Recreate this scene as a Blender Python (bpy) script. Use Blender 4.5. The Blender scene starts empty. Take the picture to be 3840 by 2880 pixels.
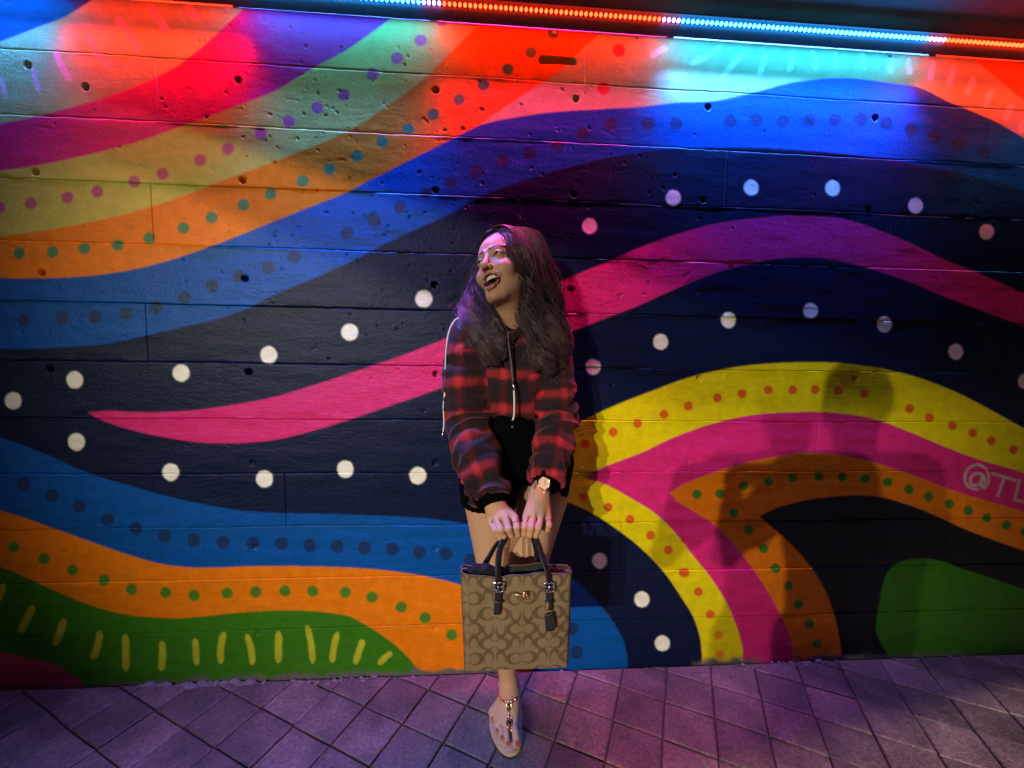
import bpy, bmesh, math, random
import numpy as np
from mathutils import Vector, Matrix

random.seed(7)
RNG = np.random.default_rng(11)
SC = bpy.context.scene
COL = SC.collection
R = math.radians

# ------------------------------------------------------------------ camera
CAM_H, CAM_D, FPX = 1.30, 1.5209, 1500.0           # metres, metres from the wall, focal length in photo pixels
PITCH, YAW, ROLL = R(4.8226), R(3.7662), R(0.9528)
_f = np.array([math.sin(YAW) * math.cos(PITCH), math.cos(YAW) * math.cos(PITCH), -math.sin(PITCH)])
_r = np.array([math.cos(YAW), -math.sin(YAW), 0.0])
_u = np.cross(_r, _f)
CR = math.cos(ROLL) * _r + math.sin(ROLL) * _u
CU = -math.sin(ROLL) * _r + math.cos(ROLL) * _u
CF = _f
CPOS = np.array([0.0, -CAM_D, CAM_H])
cam = bpy.data.cameras.new('camera')
cam.sensor_width = 36.0
cam.lens = 36.0 * FPX / 3840.0
cam.clip_start, cam.clip_end = 0.02, 300.0
camo = bpy.data.objects.new('camera', cam)
COL.objects.link(camo)
camo.matrix_world = Matrix(((CR[0], CU[0], -CF[0], CPOS[0]), (CR[1], CU[1], -CF[1], CPOS[1]),
                            (CR[2], CU[2], -CF[2], CPOS[2]), (0, 0, 0, 1)))
SC.camera = camo


def at(vx, vy, Y=0.0):
    """point of the plane y = Y that a spot of the photo (2212 wide) shows"""
    d = CF + (vx - 1105.96) * 1.73599 / FPX * CR - (vy - 829.47) * 1.73599 / FPX * CU
    return CPOS + d * (Y + CAM_D) / d[1]


def on_ground(vx, vy, z=0.0):
    d = CF + (vx - 1105.96) * 1.73599 / FPX * CR - (vy - 829.47) * 1.73599 / FPX * CU
    return CPOS + d * (z - CAM_H) / d[2]


def to_photo(P):
    v = np.asarray(P) - CPOS
    z = v @ CF
    return 1105.96 + FPX * (v @ CR) / z / 1.73599, 829.47 - FPX * (v @ CU) / z / 1.73599


# ------------------------------------------------------------------ night sky, lamps, exposure
world = bpy.data.worlds.new('World')
SC.world = world
world.use_nodes = True
wn = world.node_tree
bg = wn.nodes['Background']
sky = wn.nodes.new('ShaderNodeTexSky')
sky.sky_type = 'NISHITA'
sky.sun_disc = False
sky.sun_elevation, sky.sun_rotation = R(31), R(200)
wn.links.new(sky.outputs[0], bg.inputs[0])
bg.inputs[1].default_value = 0.0012
SC.view_settings.view_transform = 'Standard'
SC.view_settings.look = 'None'
SC.view_settings.exposure, SC.view_settings.gamma = 0.0, 1.0
SC.view_settings.use_curve_mapping = False
SC.render.engine = 'CYCLES'
SC.cycles.use_denoising = True
SC.cycles.max_bounces = 6
SC.cycles.sample_clamp_indirect = 4.0


def lamp(name, kind, loc, power, color, **kw):
    l = bpy.data.lights.new(name, kind)
    l.energy, l.color = power, color
    for k, v in kw.items():
        setattr(l, k, v)
    o = bpy.data.objects.new(name, l)
    o.location = loc
    COL.objects.link(o)
    return o


def aim(o, target):
    o.rotation_euler = (Vector(target) - o.location).to_track_quat('-Z', 'Y').to_euler()


# far high street light over the open side of the underpass (hard, weak): lights the pavement in front of the roof edge
sun = lamp('high_street_light', 'SUN', (0, -9, 9), 4.6, (1.0, 0.86, 0.72), angle=R(0.7))
sun.rotation_euler = Vector((-0.25, 0.86, -0.52)).to_track_quat('-Z', 'Y').to_euler()
# twin floodlight behind the camera on the left: throws the people's double shadows on the wall
FLOOD = [(-4.55, -8.0, 3.30), (-3.75, -8.15, 3.34)]
for i, p in enumerate(FLOOD):
    o = lamp('floodlight', 'SPOT', p, (1800, 1500)[i], (1.0, 0.93, 0.74), spot_size=R(24), spot_blend=1.0, shadow_soft_size=0.05)
    aim(o, (0.10, 0.0, 1.0))

# ------------------------------------------------------------------ helpers
def tag(o, label=None, cat=None, group=None, kind=None):
    for k, v in (('label', label), ('category', cat), ('group', group), ('kind', kind)):
        if v:
            o[k] = v
    return o


def empty(name, loc=(0, 0, 0)):
    o = bpy.data.objects.new(name, None)
    o.location = loc
    o.empty_display_size = 0.1
    COL.objects.link(o)
    return o


def mesh_np(name, V, F, smooth=False):
    """mesh from vertex array and an int array of quads or triangles (or a list of both)"""
    me = bpy.data.meshes.new(name)
    V = np.asarray(V, dtype=np.float32)
    arrs = F if isinstance(F, list) else [F]
    arrs = [np.asarray(a, dtype=np.int32) for a in arrs if len(a)]
    me.vertices.add(len(V))
    me.vertices.foreach_set('co', V.ravel())
    nl = sum(a.size for a in arrs)
    npoly = sum(len(a) for a in arrs)
    me.loops.add(nl)
    me.loops.foreach_set('vertex_index', np.concatenate([a.ravel() for a in arrs]))
    me.polygons.add(npoly)
    tot = np.concatenate([np.full(len(a), a.shape[1], np.int32) for a in arrs])
    st = np.concatenate([[0], np.cumsum(tot)[:-1]]).astype(np.int32)
    me.polygons.foreach_set('loop_start', st)
    me.update(calc_edges=True)
    me.validate()
    me.polygons.foreach_set('use_smooth', np.full(len(me.polygons), smooth, dtype=bool))
    return me


def set_col(me, name, rgb):
    a = me.color_attributes.new(name, 'FLOAT_COLOR', 'POINT')
    c = np.ones((len(me.vertices), 4), np.float32)
    c[:, :3] = rgb
    a.data.foreach_set('color', c.ravel())


def add(name, me, mat=None, parent=None):
    o = bpy.data.objects.new(name, me)
    COL.objects.link(o)
    if parent is not None:
        o.parent = parent
        o.matrix_parent_inverse = parent.matrix_basis.inverted()
    if mat is not None and not me.materials:
        me.materials.append(mat)
    return o


def box_vf(c, s, rot=None):
    c = np.asarray(c, float)
    s = np.asarray(s, float) / 2
    V = np.array([[x, y, z] for x in (-1, 1) for y in (-1, 1) for z in (-1, 1)], float) * s
    if rot is not None:
        V = V @ np.asarray(rot).T
    F = np.array([[0, 1, 3, 2], [4, 6, 7, 5], [0, 4, 5, 1], [2, 3, 7, 6], [0, 2, 6, 4], [1, 5, 7, 3]])
    return V + c, F


class MB:
    """collects quads and triangles for one mesh"""
    def __init__(self):
        self.v, self.q, self.t, self.n = [], [], [], 0

    def put(self, V, F):
        V = np.asarray(V, float)
        F = np.asarray(F, int)
        self.v.append(V)
        (self.q if F.shape[1] == 4 else self.t).append(F + self.n)
        self.n += len(V)

    def box(self, c, s, rot=None):
        self.put(*box_vf(c, s, rot))

    def tube(self, pts, rad, seg=8, cap=True, flat=None):
        P = np.asarray(pts, float)
        n = len(P)
        rad = np.broadcast_to(np.asarray(rad, float), (n,))
        T = np.gradient(P, axis=0)
        T /= np.linalg.norm(T, axis=1)[:, None] + 1e-12
        a = np.array([0, 0, 1.0]) if abs(T[0][2]) < .9 else np.array([1.0, 0, 0])
        N = np.zeros_like(P)
        nrm = np.cross(T[0], a)
        for i in range(n):
            nrm = nrm - T[i] * (nrm @ T[i])
            nrm /= np.linalg.norm(nrm) + 1e-12
            N[i] = nrm
        B = np.cross(T, N)
        th = np.arange(seg) / seg * 2 * np.pi
        k1, k2 = flat if flat else (1, 1)
        V = P[:, None] + rad[:, None, None] * (k1 * np.cos(th)[None, :, None] * N[:, None] + k2 * np.sin(th)[None, :, None] * B[:, None])
        V = V.reshape(-1, 3)
        i = np.arange(n - 1)[:, None] * seg
        j = np.arange(seg)[None]
        k = (j + 1) % seg
        F = np.stack([i + j, i + k, i + seg + k, i + seg + j], -1).reshape(-1, 4)
        if cap:
            V = np.vstack([V, P[:1], P[-1:]])
            c0, c1 = n * seg, n * seg + 1
            jj = np.arange(seg)
            kk = (jj + 1) % seg
            self.t.append(np.stack([np.full(seg, c0), kk, jj], -1) + self.n)
            self.t.append(np.stack([np.full(seg, c1), (n - 1) * seg + jj, (n - 1) * seg + kk], -1) + self.n)
        self.v.append(V)
        self.q.append(F + self.n)
        self.n += len(V)

    def ball(self, c, r, seg=10, rings=7, rot=None):
        r = np.broadcast_to(np.asarray(r, float), (3,))
        V, F = [], []
        for i in range(rings + 1):
            a = math.pi * i / rings
            for j in range(seg):
                b = 2 * math.pi * j / seg
                V.append((math.sin(a) * math.cos(b), math.sin(a) * math.sin(b), math.cos(a)))
        V = np.array(V) * r
        if rot is not None:
            V = V @ np.asarray(rot).T
        F = [[i * seg + j, (i + 1) * seg + j, (i + 1) * seg + (j + 1) % seg, i * seg + (j + 1) % seg] for i in range(rings) for j in range(seg)]
        self.put(V + np.asarray(c, float), np.array(F))

    def mesh(self, name, smooth=False):
        F = []
        if self.q:
            F.append(np.concatenate(self.q))
        if self.t:
            F.append(np.concatenate(self.t))
        return mesh_np(name, np.concatenate(self.v), F, smooth)

    def build(self, name, mat, parent=None, smooth=False):
        return add(name, self.mesh(name, smooth), mat, parent)


class Noise2:
    def __init__(self, seed, n=256):
        self.t = np.random.default_rng(seed).random((n, n)).astype(np.float32) * 2 - 1
        self.n = n

    def __call__(self, x, y):
        xi = np.floor(x).astype(int)
        yi = np.floor(y).astype(int)
        fx = x - xi
        fy = y - yi
        fx = fx * fx * (3 - 2 * fx)
        fy = fy * fy * (3 - 2 * fy)
        n = self.n
        a = self.t[xi % n, yi % n]
        b = self.t[(xi + 1) % n, yi % n]
        c = self.t[xi % n, (yi + 1) % n]
        d = self.t[(xi + 1) % n, (yi + 1) % n]
        return (a * (1 - fx) + b * fx) * (1 - fy) + (c * (1 - fx) + d * fx) * fy


def sstep(a, b, x):
    t = np.clip((x - a) / (b - a), 0, 1)
    return t * t * (3 - 2 * t)


# ---------------- node materials
def new_mat(name):
    m = bpy.data.materials.new(name)
    m.use_nodes = True
    nt = m.node_tree
    return m, nt, nt.nodes['Principled BSDF']


def nnode(nt, kind, **kw):
    n = nt.nodes.new(kind)
    for k, v in kw.items():
        if hasattr(n, k):
            setattr(n, k, v)
        else:
            n.inputs[k].default_value = v
    return n


def plain(name, color, rough=0.6, metal=0.0, var=0.0, vscale=20.0, bump=0.0, bscale=150.0, coat=0.0, sss=0.0, spec=0.5):
    m, nt, b = new_mat(name)
    b.inputs['Base Color'].default_value = (*color, 1)
    b.inputs['Roughness'].default_value = rough
    b.inputs['Metallic'].default_value = metal
    b.inputs['Specular IOR Level'].default_value = spec
    if coat:
        b.inputs['Coat Weight'].default_value = coat
        b.inputs['Coat Roughness'].default_value = 0.15
    if sss:
        b.inputs['Subsurface Weight'].default_value = sss
        b.inputs['Subsurface Radius'].default_value = (0.012, 0.005, 0.003)
        b.inputs['Subsurface Scale'].default_value = 0.6
    geo = nnode(nt, 'ShaderNodeNewGeometry')
    if var:
        n = nnode(nt, 'ShaderNodeTexNoise', Scale=vscale, Detail=5.0)
        nt.links.new(geo.outputs['Position'], n.inputs['Vector'])
        mp = nnode(nt, 'ShaderNodeMapRange')
        mp.inputs['From Min'].default_value, mp.inputs['From Max'].default_value = 0.25, 0.75
        mp.inputs['To Min'].default_value, mp.inputs['To Max'].default_value = 1 - var, 1 + var
        nt.links.new(n.outputs['Fac'], mp.inputs['Value'])
        hs = nnode(nt, 'ShaderNodeHueSaturation')
        hs.inputs['Color'].default_value = (*color, 1)
        nt.links.new(mp.outputs[0], hs.inputs['Value'])
        nt.links.new(hs.outputs[0], b.inputs['Base Color'])
    if bump:
        n2 = nnode(nt, 'ShaderNodeTexNoise', Scale=bscale, Detail=6.0)
        nt.links.new(geo.outputs['Position'], n2.inputs['Vector'])
        bp = nnode(nt, 'ShaderNodeBump')
        bp.inputs['Strength'].default_value = bump
        bp.inputs['Distance'].default_value = 0.004
        nt.links.new(n2.outputs['Fac'], bp.inputs['Height'])
        nt.links.new(bp.outputs[0], b.inputs['Normal'])
    return m


def attr_mat(name, attr, rough=0.5, var=0.1, vscale=30.0, bump=0.2, bscale=220.0, sss=0.0, spec=0.5, coat=0.0):
    m = plain(name, (1, 1, 1), rough, 0, var, vscale, bump, bscale, coat, sss, spec)
    nt = m.node_tree
    a = nnode(nt, 'ShaderNodeVertexColor')
    a.layer_name = attr
    hs = [n for n in nt.nodes if n.type == 'HUE_SAT']
    if hs:
        nt.links.new(a.outputs[0], hs[0].inputs['Color'])
    else:
        nt.links.new(a.outputs[0], nt.nodes['Principled BSDF'].inputs['Base Color'])
    return m


# ------------------------------------------------------------------ the mural: flat paint, laid out as a map in photo units on the wall plane
PX0, PY0, PW, PH = -760, -330, 3900, 1930
paint = np.zeros((PH, PW, 3), np.float32)
NAVY = (0.003, 0.008, 0.034)
PINK = (0.60, 0.018, 0.16)
YELL = (0.66, 0.55, 0.003)
OLIV = (0.50, 0.44, 0.075)
ORAN = (0.72, 0.18, 0.003)
BLUE = (0.001, 0.072, 0.31)
MINT = (0.40, 0.54, 0.20)
GREE = (0.035, 0.165, 0.006)
WHIT = (0.80, 0.78, 0.66)
BLACK = (0.004, 0.005, 0.012)
paint[:] = NAVY


def spline(pts, k=8):
    P = np.asarray(pts, float)
    Q = np.vstack([2 * P[0] - P[1], P, 2 * P[-1] - P[-2]])
    out = []
    for i in range(1, len(Q) - 2):
        p0, p1, p2, p3 = Q[i - 1:i + 3]
        # centripetal-like damping: limit tangents by the segment length
        d = np.linalg.norm(p2 - p1)
        m1 = (p2 - p0) / (np.linalg.norm(p2 - p1) + np.linalg.norm(p1 - p0) + 1e-9) * d
        m2 = (p3 - p1) / (np.linalg.norm(p3 - p2) + np.linalg.norm(p2 - p1) + 1e-9) * d
        t = np.linspace(0, 1, k, endpoint=False)[:, None]
        out.append((2 * t**3 - 3 * t**2 + 1) * p1 + (t**3 - 2 * t**2 + t) * m1 + (-2 * t**3 + 3 * t**2) * p2 + (t**3 - t**2) * m2)
    return np.vstack(out + [P[-1:]])


def fill(poly, col, al=1.0):
    P = np.asarray(poly, float) - (PX0, PY0)
    x1, y1 = P[:, 0], P[:, 1]
    x2, y2 = np.roll(x1, -1), np.roll(y1, -1)
    for row in range(max(0, int(y1.min())), min(PH - 1, int(y1.max()) + 1) + 1):
        yc = row + 0.5
        m = (y1 <= yc) != (y2 <= yc)
        if not m.any():
            continue
        xs = np.sort(x1[m] + (yc - y1[m]) / (y2[m] - y1[m]) * (x2[m] - x1[m]))
        for a, b in zip(xs[::2], xs[1::2]):
            a, b = max(0, int(a + .5)), min(PW, int(b + .5))
            if b > a:
                paint[row, a:b] = np.asarray(col) * al + paint[row, a:b] * (1 - al)


def dot(x, y, r, col, al=1.0, sq=1.0):
    th = np.linspace(0, 2 * np.pi, 25)[:-1]
    rr = r * (1 + RNG.uniform(-.035, .035, 24))
    fill(np.c_[x + rr * np.cos(th) * sq, y + rr * np.sin(th)], col, al)


def stroke(x0, y0, x1, y1, w, col, al=1.0):
    n = 10
    t = np.linspace(0, 1, n)
    d = np.array([x1 - x0, y1 - y0], float)
    L = np.hypot(*d)
    nx = np.array([-d[1], d[0]]) / L
    bow = np.sin(t * np.pi) * RNG.uniform(-.05, .05) * L
    c = np.array([x0, y0]) + t[:, None] * d + bow[:, None] * nx
    hw = w / 2 * np.sqrt(np.clip(1 - (2 * t - 1)**10, 0.12, 1)) * (1 + RNG.uniform(-.07, .07, n))
    fill(np.vstack([c + hw[:, None] * nx, (c - hw[:, None] * nx)[::-1]]), col, al)


def z1(x, y): return x / 2.954, y / 2.954
def z2(x, y): return x / 2.954 + 731.6, y / 2.954
def z3(x, y): return x / 2.954 + 1463, y / 2.954
def z4(x, y): return x / 2.954, y / 2.954 + 547
def q1(x, y): return x / 2.954 + 1152, y / 2.954 + 547
def q2(x, y): return x / 2.954 + 1463, y / 2.954 + 922
def q3(x, y): return x / 2.954, y / 2.954 + 1097
def q4(x, y): return x / 2.954 + 731.6, y / 2.954 + 1097


# edges of the fan of ribbons on the left, from the top corner down
e0 = spline([(-760, 190), (-300, 160), (0, 89), (88, 57), (146, 34), (196, 2), (260, -60), (330, -160), (380, -330)])
e1 = spline([(-760, 340), (-300, 300), (0, 267), (146, 234), (295, 186), (403, 129), (525, 20), (600, -60), (700, -200), (760, -330)])
e2 = spline([(-760, 415), (-300, 400), (0, 370), (146, 345), (295, 308), (413, 267), (508, 230), (590, 198), (677, 146), (749, 108), (850, 36), (930, -30), (1050, -150), (1150, -330)])
e3 = spline([(-760, 560), (-300, 535), (0, 510), (190, 481), (339, 443), (487, 389), (620, 339), (749, 284), (867, 208), (921, 166), (975, 112), (1036, 51), (1110, -30), (1200, -150), (1300, -330)])
e4 = spline([(-760, 560), (-300, 585), (0, 601), (162, 599), (288, 583), (416, 547), (596, 477), (749, 416), (793, 394), (935, 322), (1036, 271), (1104, 223), (1199, 162), (1239, 125), (1297, 68), (1370, -10), (1470, -150), (1560, -330)])
e5 = spline([(-760, 690), (-300, 745), (0, 754), (102, 752), (237, 742), (355, 716), (508, 678), (592, 638), (677, 602), (775, 558), (828, 529), (963, 467), (1062, 416), (1128, 392), (1227, 362), (1320, 340), (1430, 324), (1600, 318), (1800, 330), (2000, 358), (2212, 410), (2400, 480), (3140, 700)])
e6 = spline([(1036, 271), (1100, 256), (1200, 242), (1300, 236), (1390, 230), (1463, 222), (1541, 218), (1629, 200), (1700, 181), (1768, 171), (1835, 169), (1920, 179), (1988, 190), (2045, 217), (2093, 237), (2160, 267), (2212, 298), (2350, 390), (2600, 520), (3140, 660)])


def between(a, b, col):
    fill(np.vstack([a, b[::-1]]), col)


fill(np.vstack([[(-760, -330)], e0, [(380, -330)]]), BLUE)
between(e0, e1, MINT)
between(e1, e2, PINK)
between(e2, e3, OLIV)
between(e3, e4, ORAN)
fill(np.vstack([e4[:-40], e5[::-1]]) if False else np.vstack([spline([(-760, 560), (-300, 585), (0, 601), (162, 599), (288, 583), (416, 547), (596, 477), (749, 416), (793, 394), (935, 322), (1036, 271)]), e6[1:], e5[::-1]]), BLUE)
fill(np.vstack([spline([(1036, 271), (1104, 223), (1199, 162), (1239, 125), (1297, 68), (1370, -10), (1470, -150), (1560, -330)]), [(3140, -330)], e6[::-1]]), MINT)
fill([(2040, -330), (2060, 60), (2110, 132), (2212, 217), (2400, 380), (3140, 600), (3140, -330)], ORAN)
DASH = (0.80, 0.50, 0.52)
for a in ((745, 110, 890, 345, 52), (955, 25, 1070, 205, 50), (1180, 5, 1255, 130, 46), (560, 220, 705, 445, 42), (350, 320, 450, 515, 44), (200, 420, 250, 590, 36), (-10, 480, 35, 630, 30), (1390, -90, 1470, 60, 46)):
    stroke(*z1(*a[:2]), *z1(*a[2:4]), a[4] / 2.954, DASH, .9)
DASH2 = (0.62, 0.80, 0.62)
for a in ((290, 290, 80, 410, 38), (430, 330, 280, 510, 36), (565, 340, 525, 480, 40), (725, 330, 715, 460, 36), (865, 320, 885, 450, 38), (1010, 330, 1020, 440, 30), (1180, 330, 1200, 450, 36), (1355, 350, 1365, 470, 36), (1480, 370, 1490, 480, 36),
          (1640, 390, 1615, 510, 40), (1770, 415, 1735, 540, 40), (1905, 490, 1845, 605, 44), (2020, 570, 1965, 690, 44), (2140, 660, 2090, 770, 44), (2220, 770, 2195, 850, 44), (2330, 850, 2290, 960, 44), (-60, 300, -170, 365, 40)):
    stroke(*z3(*a[:2]), *z3(*a[2:4]), a[4] / 2.954, DASH2, .9)
# dots on the fan
for p in [z1(*a) for a in ((127, 1617), (343, 1610), (543, 1588), (755, 1565), (950, 1520), (1170, 1455), (1350, 1388), (1553, 1308), (1727, 1237), (1933, 1157), (2103, 1080), (-90, 1640), (-300, 1650))] + \
        [z2(*a) for a in ((120, 997), (280, 905), (445, 823), (605, 730), (770, 637), (925, 543), (1080, 443), (1228, 335), (1370, 215))]:
    dot(*p, 12.8, (0.07, 0.19, 0.07))
for p in [z1(*a) for a in ((-2, 1325), (195, 1298), (430, 1260), (620, 1222), (858, 1160), (1042, 1110), (1280, 1023), (1457, 953), (1665, 853), (1842, 773), (2025, 688), (2195, 603), (-200, 1340))] + \
        [z2(*a) for a in ((217, 473), (373, 373), (525, 258), (660, 130))]:
    dot(*p, 13, (0.45, 0.10, 0.16))
for p in [z4(*a) for a in ((150, 428), (402, 412), (605, 410), (805, 385), (1000, 345), (1180, 285), (1360, 210), (1530, 150), (1715, 90), (1880, 25), (-60, 430))] + \
        [z2(*a) for a in ((55, 1488), (228, 1408), (393, 1325), (560, 1240), (715, 1170), (878, 1097), (1050, 1033), (1222, 980), (1393, 930), (1562, 850), (1738, 793), (1975, 790), (2155, 790))] + \
        [z3(*a) for a in ((340, 772), (508, 765), (677, 775), (845, 770), (1010, 765), (1178, 762), (1337, 785), (1495, 828), (1645, 872), (1797, 920), (1960, 975))]:
    dot(*p, 14, (0.012, 0.035, 0.10))
for p in (z2(1790, 322), z2(1690, 565)):
    dot(*p, 14, (0.5, 0.06, 0.05))
# long pink ribbon with its pointed end
top = spline([(191, 891), (237, 888), (322, 891), (423, 886), (508, 874), (592, 858), (677, 833), (749, 809), (850, 775), (960, 733), (1080, 676), (1196, 616), (1325, 561), (1400, 528), (1463, 507), (1548, 484), (1666, 469), (1734, 467), (1802, 471), (1869, 487), (1971, 528), (2038, 560), (2100, 585), (2212, 634), (2350, 690), (2700, 800), (3140, 900)])
bot = spline([(191, 891), (220, 908), (288, 930), (372, 948), (440, 957), (508, 958), (592, 951), (677, 931), (749, 909), (850, 875), (960, 836), (1100, 778), (1237, 716), (1369, 665), (1490, 611), (1560, 585), (1609, 573), (1660, 562), (1710, 557), (1760, 557), (1795, 561), (1840, 570), (1950, 604), (2050, 645), (2130, 675), (2212, 706), (2350, 770), (2700, 900), (3140, 1020)])
between(top, bot, PINK)
for p in ((30, 866), (163, 821), (393, 806), (581, 767), (756, 718), (916, 646), (166, 955), (370, 1020), (572, 1035), (746, 1014), (903, 1028), (-150, 880), (-40, 930)):
    dot(*p, 18.6, WHIT, 1, .97)
for p in ((1274, 489), (1455, 428), (1623, 406), (1799, 407), (1978, 445), (2132, 501), (1282, 793), (1428, 739), (1574, 692), (1751, 672), (1911, 701), (2066, 760), (2216, 824), (1190, 1138), (1296, 1212), (1387, 1295), (1431, 1390), (2290, 560), (2370, 890)):
    dot(*p, 17, WHIT, 1, .94)
# lower left: blue, orange and green waves
b0 = spline([(-760, 700), (-300, 850), (0, 945), (95, 980), (190, 1021), (288, 1051), (406, 1082), (541, 1105), (749, 1112), (901, 1119), (1002, 1131), (1080, 1150), (1150, 1180), (1200, 1220), (1260, 1268), (1300, 1310), (1335, 1360), (1354, 1410), (1353, 1470), (1330, 1600)])
b1 = spline([(-760, 900), (-300, 1000), (0, 1102), (68, 1124), (169, 1161), (271, 1197), (339, 1217), (406, 1226), (474, 1227), (542, 1224), (749, 1227), (867, 1237), (935, 1249), (991, 1263), (1060, 1290), (1120, 1340), (1148, 1400), (1150, 1450), (1140, 1600)])
b2 = spline([(-760, 1100), (-300, 1130), (0, 1224), (68, 1253), (135, 1283), (203, 1309), (271, 1327), (339, 1334), (406, 1334), (508, 1324), (643, 1319), (749, 1330), (782, 1346), (833, 1378), (877, 1415), (901, 1446), (911, 1470), (915, 1600)])
fill(np.vstack([b0, [(-760, 1600)]]), BLUE)
fill(np.vstack([b1, [(-760, 1600)]]), ORAN)
fill(np.vstack([b2, [(-760, 1600)]]), GREE)
fill(np.vstack([spline([(-760, 1330), (-200, 1370), (0, 1408), (68, 1424), (118, 1436), (146, 1452), (176, 1475), (200, 1560)]), [(200, 1600), (-760, 1600)]]), (0.45, 0.045, 0.075))
for a in ((-210, 380, -300, 500, 46), (25, 480, -30, 610, 46), (218, 622, 130, 798, 48), (415, 707, 345, 878, 48), (640, 785, 590, 970, 44), (800, 808, 805, 1042, 46), (1033, 850, 1030, 1042, 44), (1245, 835, 1255, 1007, 40), (1430, 795, 1410, 995, 44), (1575, 808, 1612, 1007, 40), (1778, 788, 1778, 992, 46), (1960, 750, 1997, 995, 40), (2155, 795, 2120, 990, 40), (2318, 843, 2265, 1000, 42), (2502, 922, 2416, 1000, 38)):
    stroke(*q3(*a[:2]), *q3(*a[2:4]), a[4] / 2.954, (0.42, 0.42, 0.025))
for p in [q3(*a) for a in ((-110, 170), (88, 252), (283, 327), (463, 398), (665, 463), (843, 520), (1060, 540), (1242, 558), (1453, 543), (1632, 538), (1820, 532), (1995, 535))] + [q4(*a) for a in ((45, 540), (212, 572), (400, 635), (553, 705), (722, 812), (880, 950))]:
    dot(*p, 12.3, (0.07, 0.185, 0.012))
for p in [z4(*a) for a in ((-60, 1400), (152, 1475), (335, 1545), (510, 1615))] + [q3(*a) for a in ((690, 75), (867, 133), (1050, 183), (1237, 208), (1423, 222), (1612, 228), (1795, 232), (1975, 245), (2152, 250))] + \
        [q4(*a) for a in ((165, 260), (343, 265), (517, 283), (685, 298), (845, 333), (1490, 775), (1520, 925))]:
    dot(*p, 14.3, (0.008, 0.03, 0.115))
# lower right: the fan round the black field
y0 = spline([(1185, 950), (1233, 923), (1321, 880), (1402, 848), (1490, 816), (1575, 796), (1660, 786), (1761, 783), (1829, 786), (1901, 796), (1980, 815), (2060, 845), (2130, 880), (2212, 925), (2350, 990), (2700, 1150), (3140, 1300)])
y1 = spline([(1185, 1065), (1220, 1082), (1260, 1099), (1307, 1126), (1375, 1176), (1432, 1233), (1475, 1295), (1499, 1335), (1514, 1385), (1517, 1435), (1517, 1600)])
fill(np.vstack([y0, [(3140, 1600)], y1[::-1], [(1170, 1005)]]), YELL)
p0 = spline([(1262, 1031), (1298, 1012), (1355, 990), (1389, 977), (1443, 951), (1507, 926), (1558, 911), (1626, 897), (1711, 891), (1778, 891), (1846, 897), (1901, 909), (1971, 936), (2038, 964), (2106, 990), (2212, 1022), (2350, 1075), (2700, 1200), (3140, 1360)])
p1 = spline([(1262, 1031), (1318, 1051), (1355, 1072), (1416, 1110), (1463, 1156), (1497, 1200), (1531, 1242), (1565, 1294), (1588, 1345), (1604, 1396), (1605, 1435), (1605, 1600)])
fill(np.vstack([p0, [(3140, 1600)], p1[::-1]]), PINK)
o0 = spline([(1448, 1065), (1477, 1047), (1524, 1028), (1575, 1011), (1626, 997), (1711, 982), (1761, 979), (1812, 983), (1850, 990), (1903, 1003), (1991, 1034), (2072, 1064), (2212, 1106), (2350, 1155), (2700, 1260), (3140, 1400)])
o1 = spline([(1448, 1065), (1463, 1083), (1497, 1104), (1548, 1138), (1581, 1172), (1615, 1214), (1649, 1263), (1680, 1317), (1703, 1364), (1712, 1398), (1713, 1430), (1713, 1600)])
fill(np.vstack([o0, [(3140, 1600)], o1[::-1]]), ORAN)
k0 = spline([(1641, 1116), (1680, 1098), (1734, 1083), (1802, 1073), (1852, 1070), (1903, 1074), (1954, 1088), (2005, 1107), (2089, 1145), (2212, 1190), (2350, 1235), (2700, 1330), (3140, 1440)])
k1 = spline([(1641, 1116), (1666, 1138), (1700, 1167), (1734, 1203), (1761, 1239), (1788, 1288), (1805, 1338), (1816, 1396), (1818, 1430), (1818, 1600)])
fill(np.vstack([k0, [(3140, 1600)], k1[::-1]]), BLACK)
fill(np.vstack([spline([(1960, 1600), (1925, 1430), (1903, 1389), (1892, 1359), (1899, 1304), (1908, 1260), (1922, 1229), (1950, 1213), (1991, 1207), (2032, 1212), (2072, 1227), (2123, 1243), (2212, 1273), (2350, 1315), (2700, 1420), (3140, 1500)]), [(3140, 1600)]]), (0.03, 0.15, 0.006))
DOR = (0.62, 0.10, 0.012)
for p in [q1(*a) for a in ((332, 1218), (510, 1143), (668, 1088), (835, 1030), (992, 978), (1177, 925), (1335, 898), (1503, 875), (1658, 873), (1803, 872), (1950, 878), (2115, 895), (320, 1555), (480, 1622))] + \
        [(1965, 883), (2008, 903), (2058, 920), (2102, 936), (2142, 952), (2190, 972), (2240, 995)] + [q4(*a) for a in ((1860, 75), (1993, 177), (2105, 272), (2200, 415))] + [q2(*a) for a in ((50, 932), (135, 1052), (212, 1197))]:
    dot(*p, 9.8, DOR)
for p in [q2(*a) for a in ((265, 1330), (272, 1452))]:
    dot(*p, 9.8, (0.62, 0.26, 0.012))
for p in [q2(*a) for a in ((128, 433), (275, 428), (427, 380), (587, 352), (738, 328), (908, 318), (1055, 323), (1200, 333), (1345, 355), (1478, 400), (1605, 447), (1738, 493), (1858, 537), (1977, 582), (2105, 630), (2225, 672), (362, 552), (460, 660), (555, 780), (630, 903), (708, 1013), (773, 1133), (843, 1257), (893, 1385))]:
    dot(*p, 10.3, (0.05, 0.16, 0.012))


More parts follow.
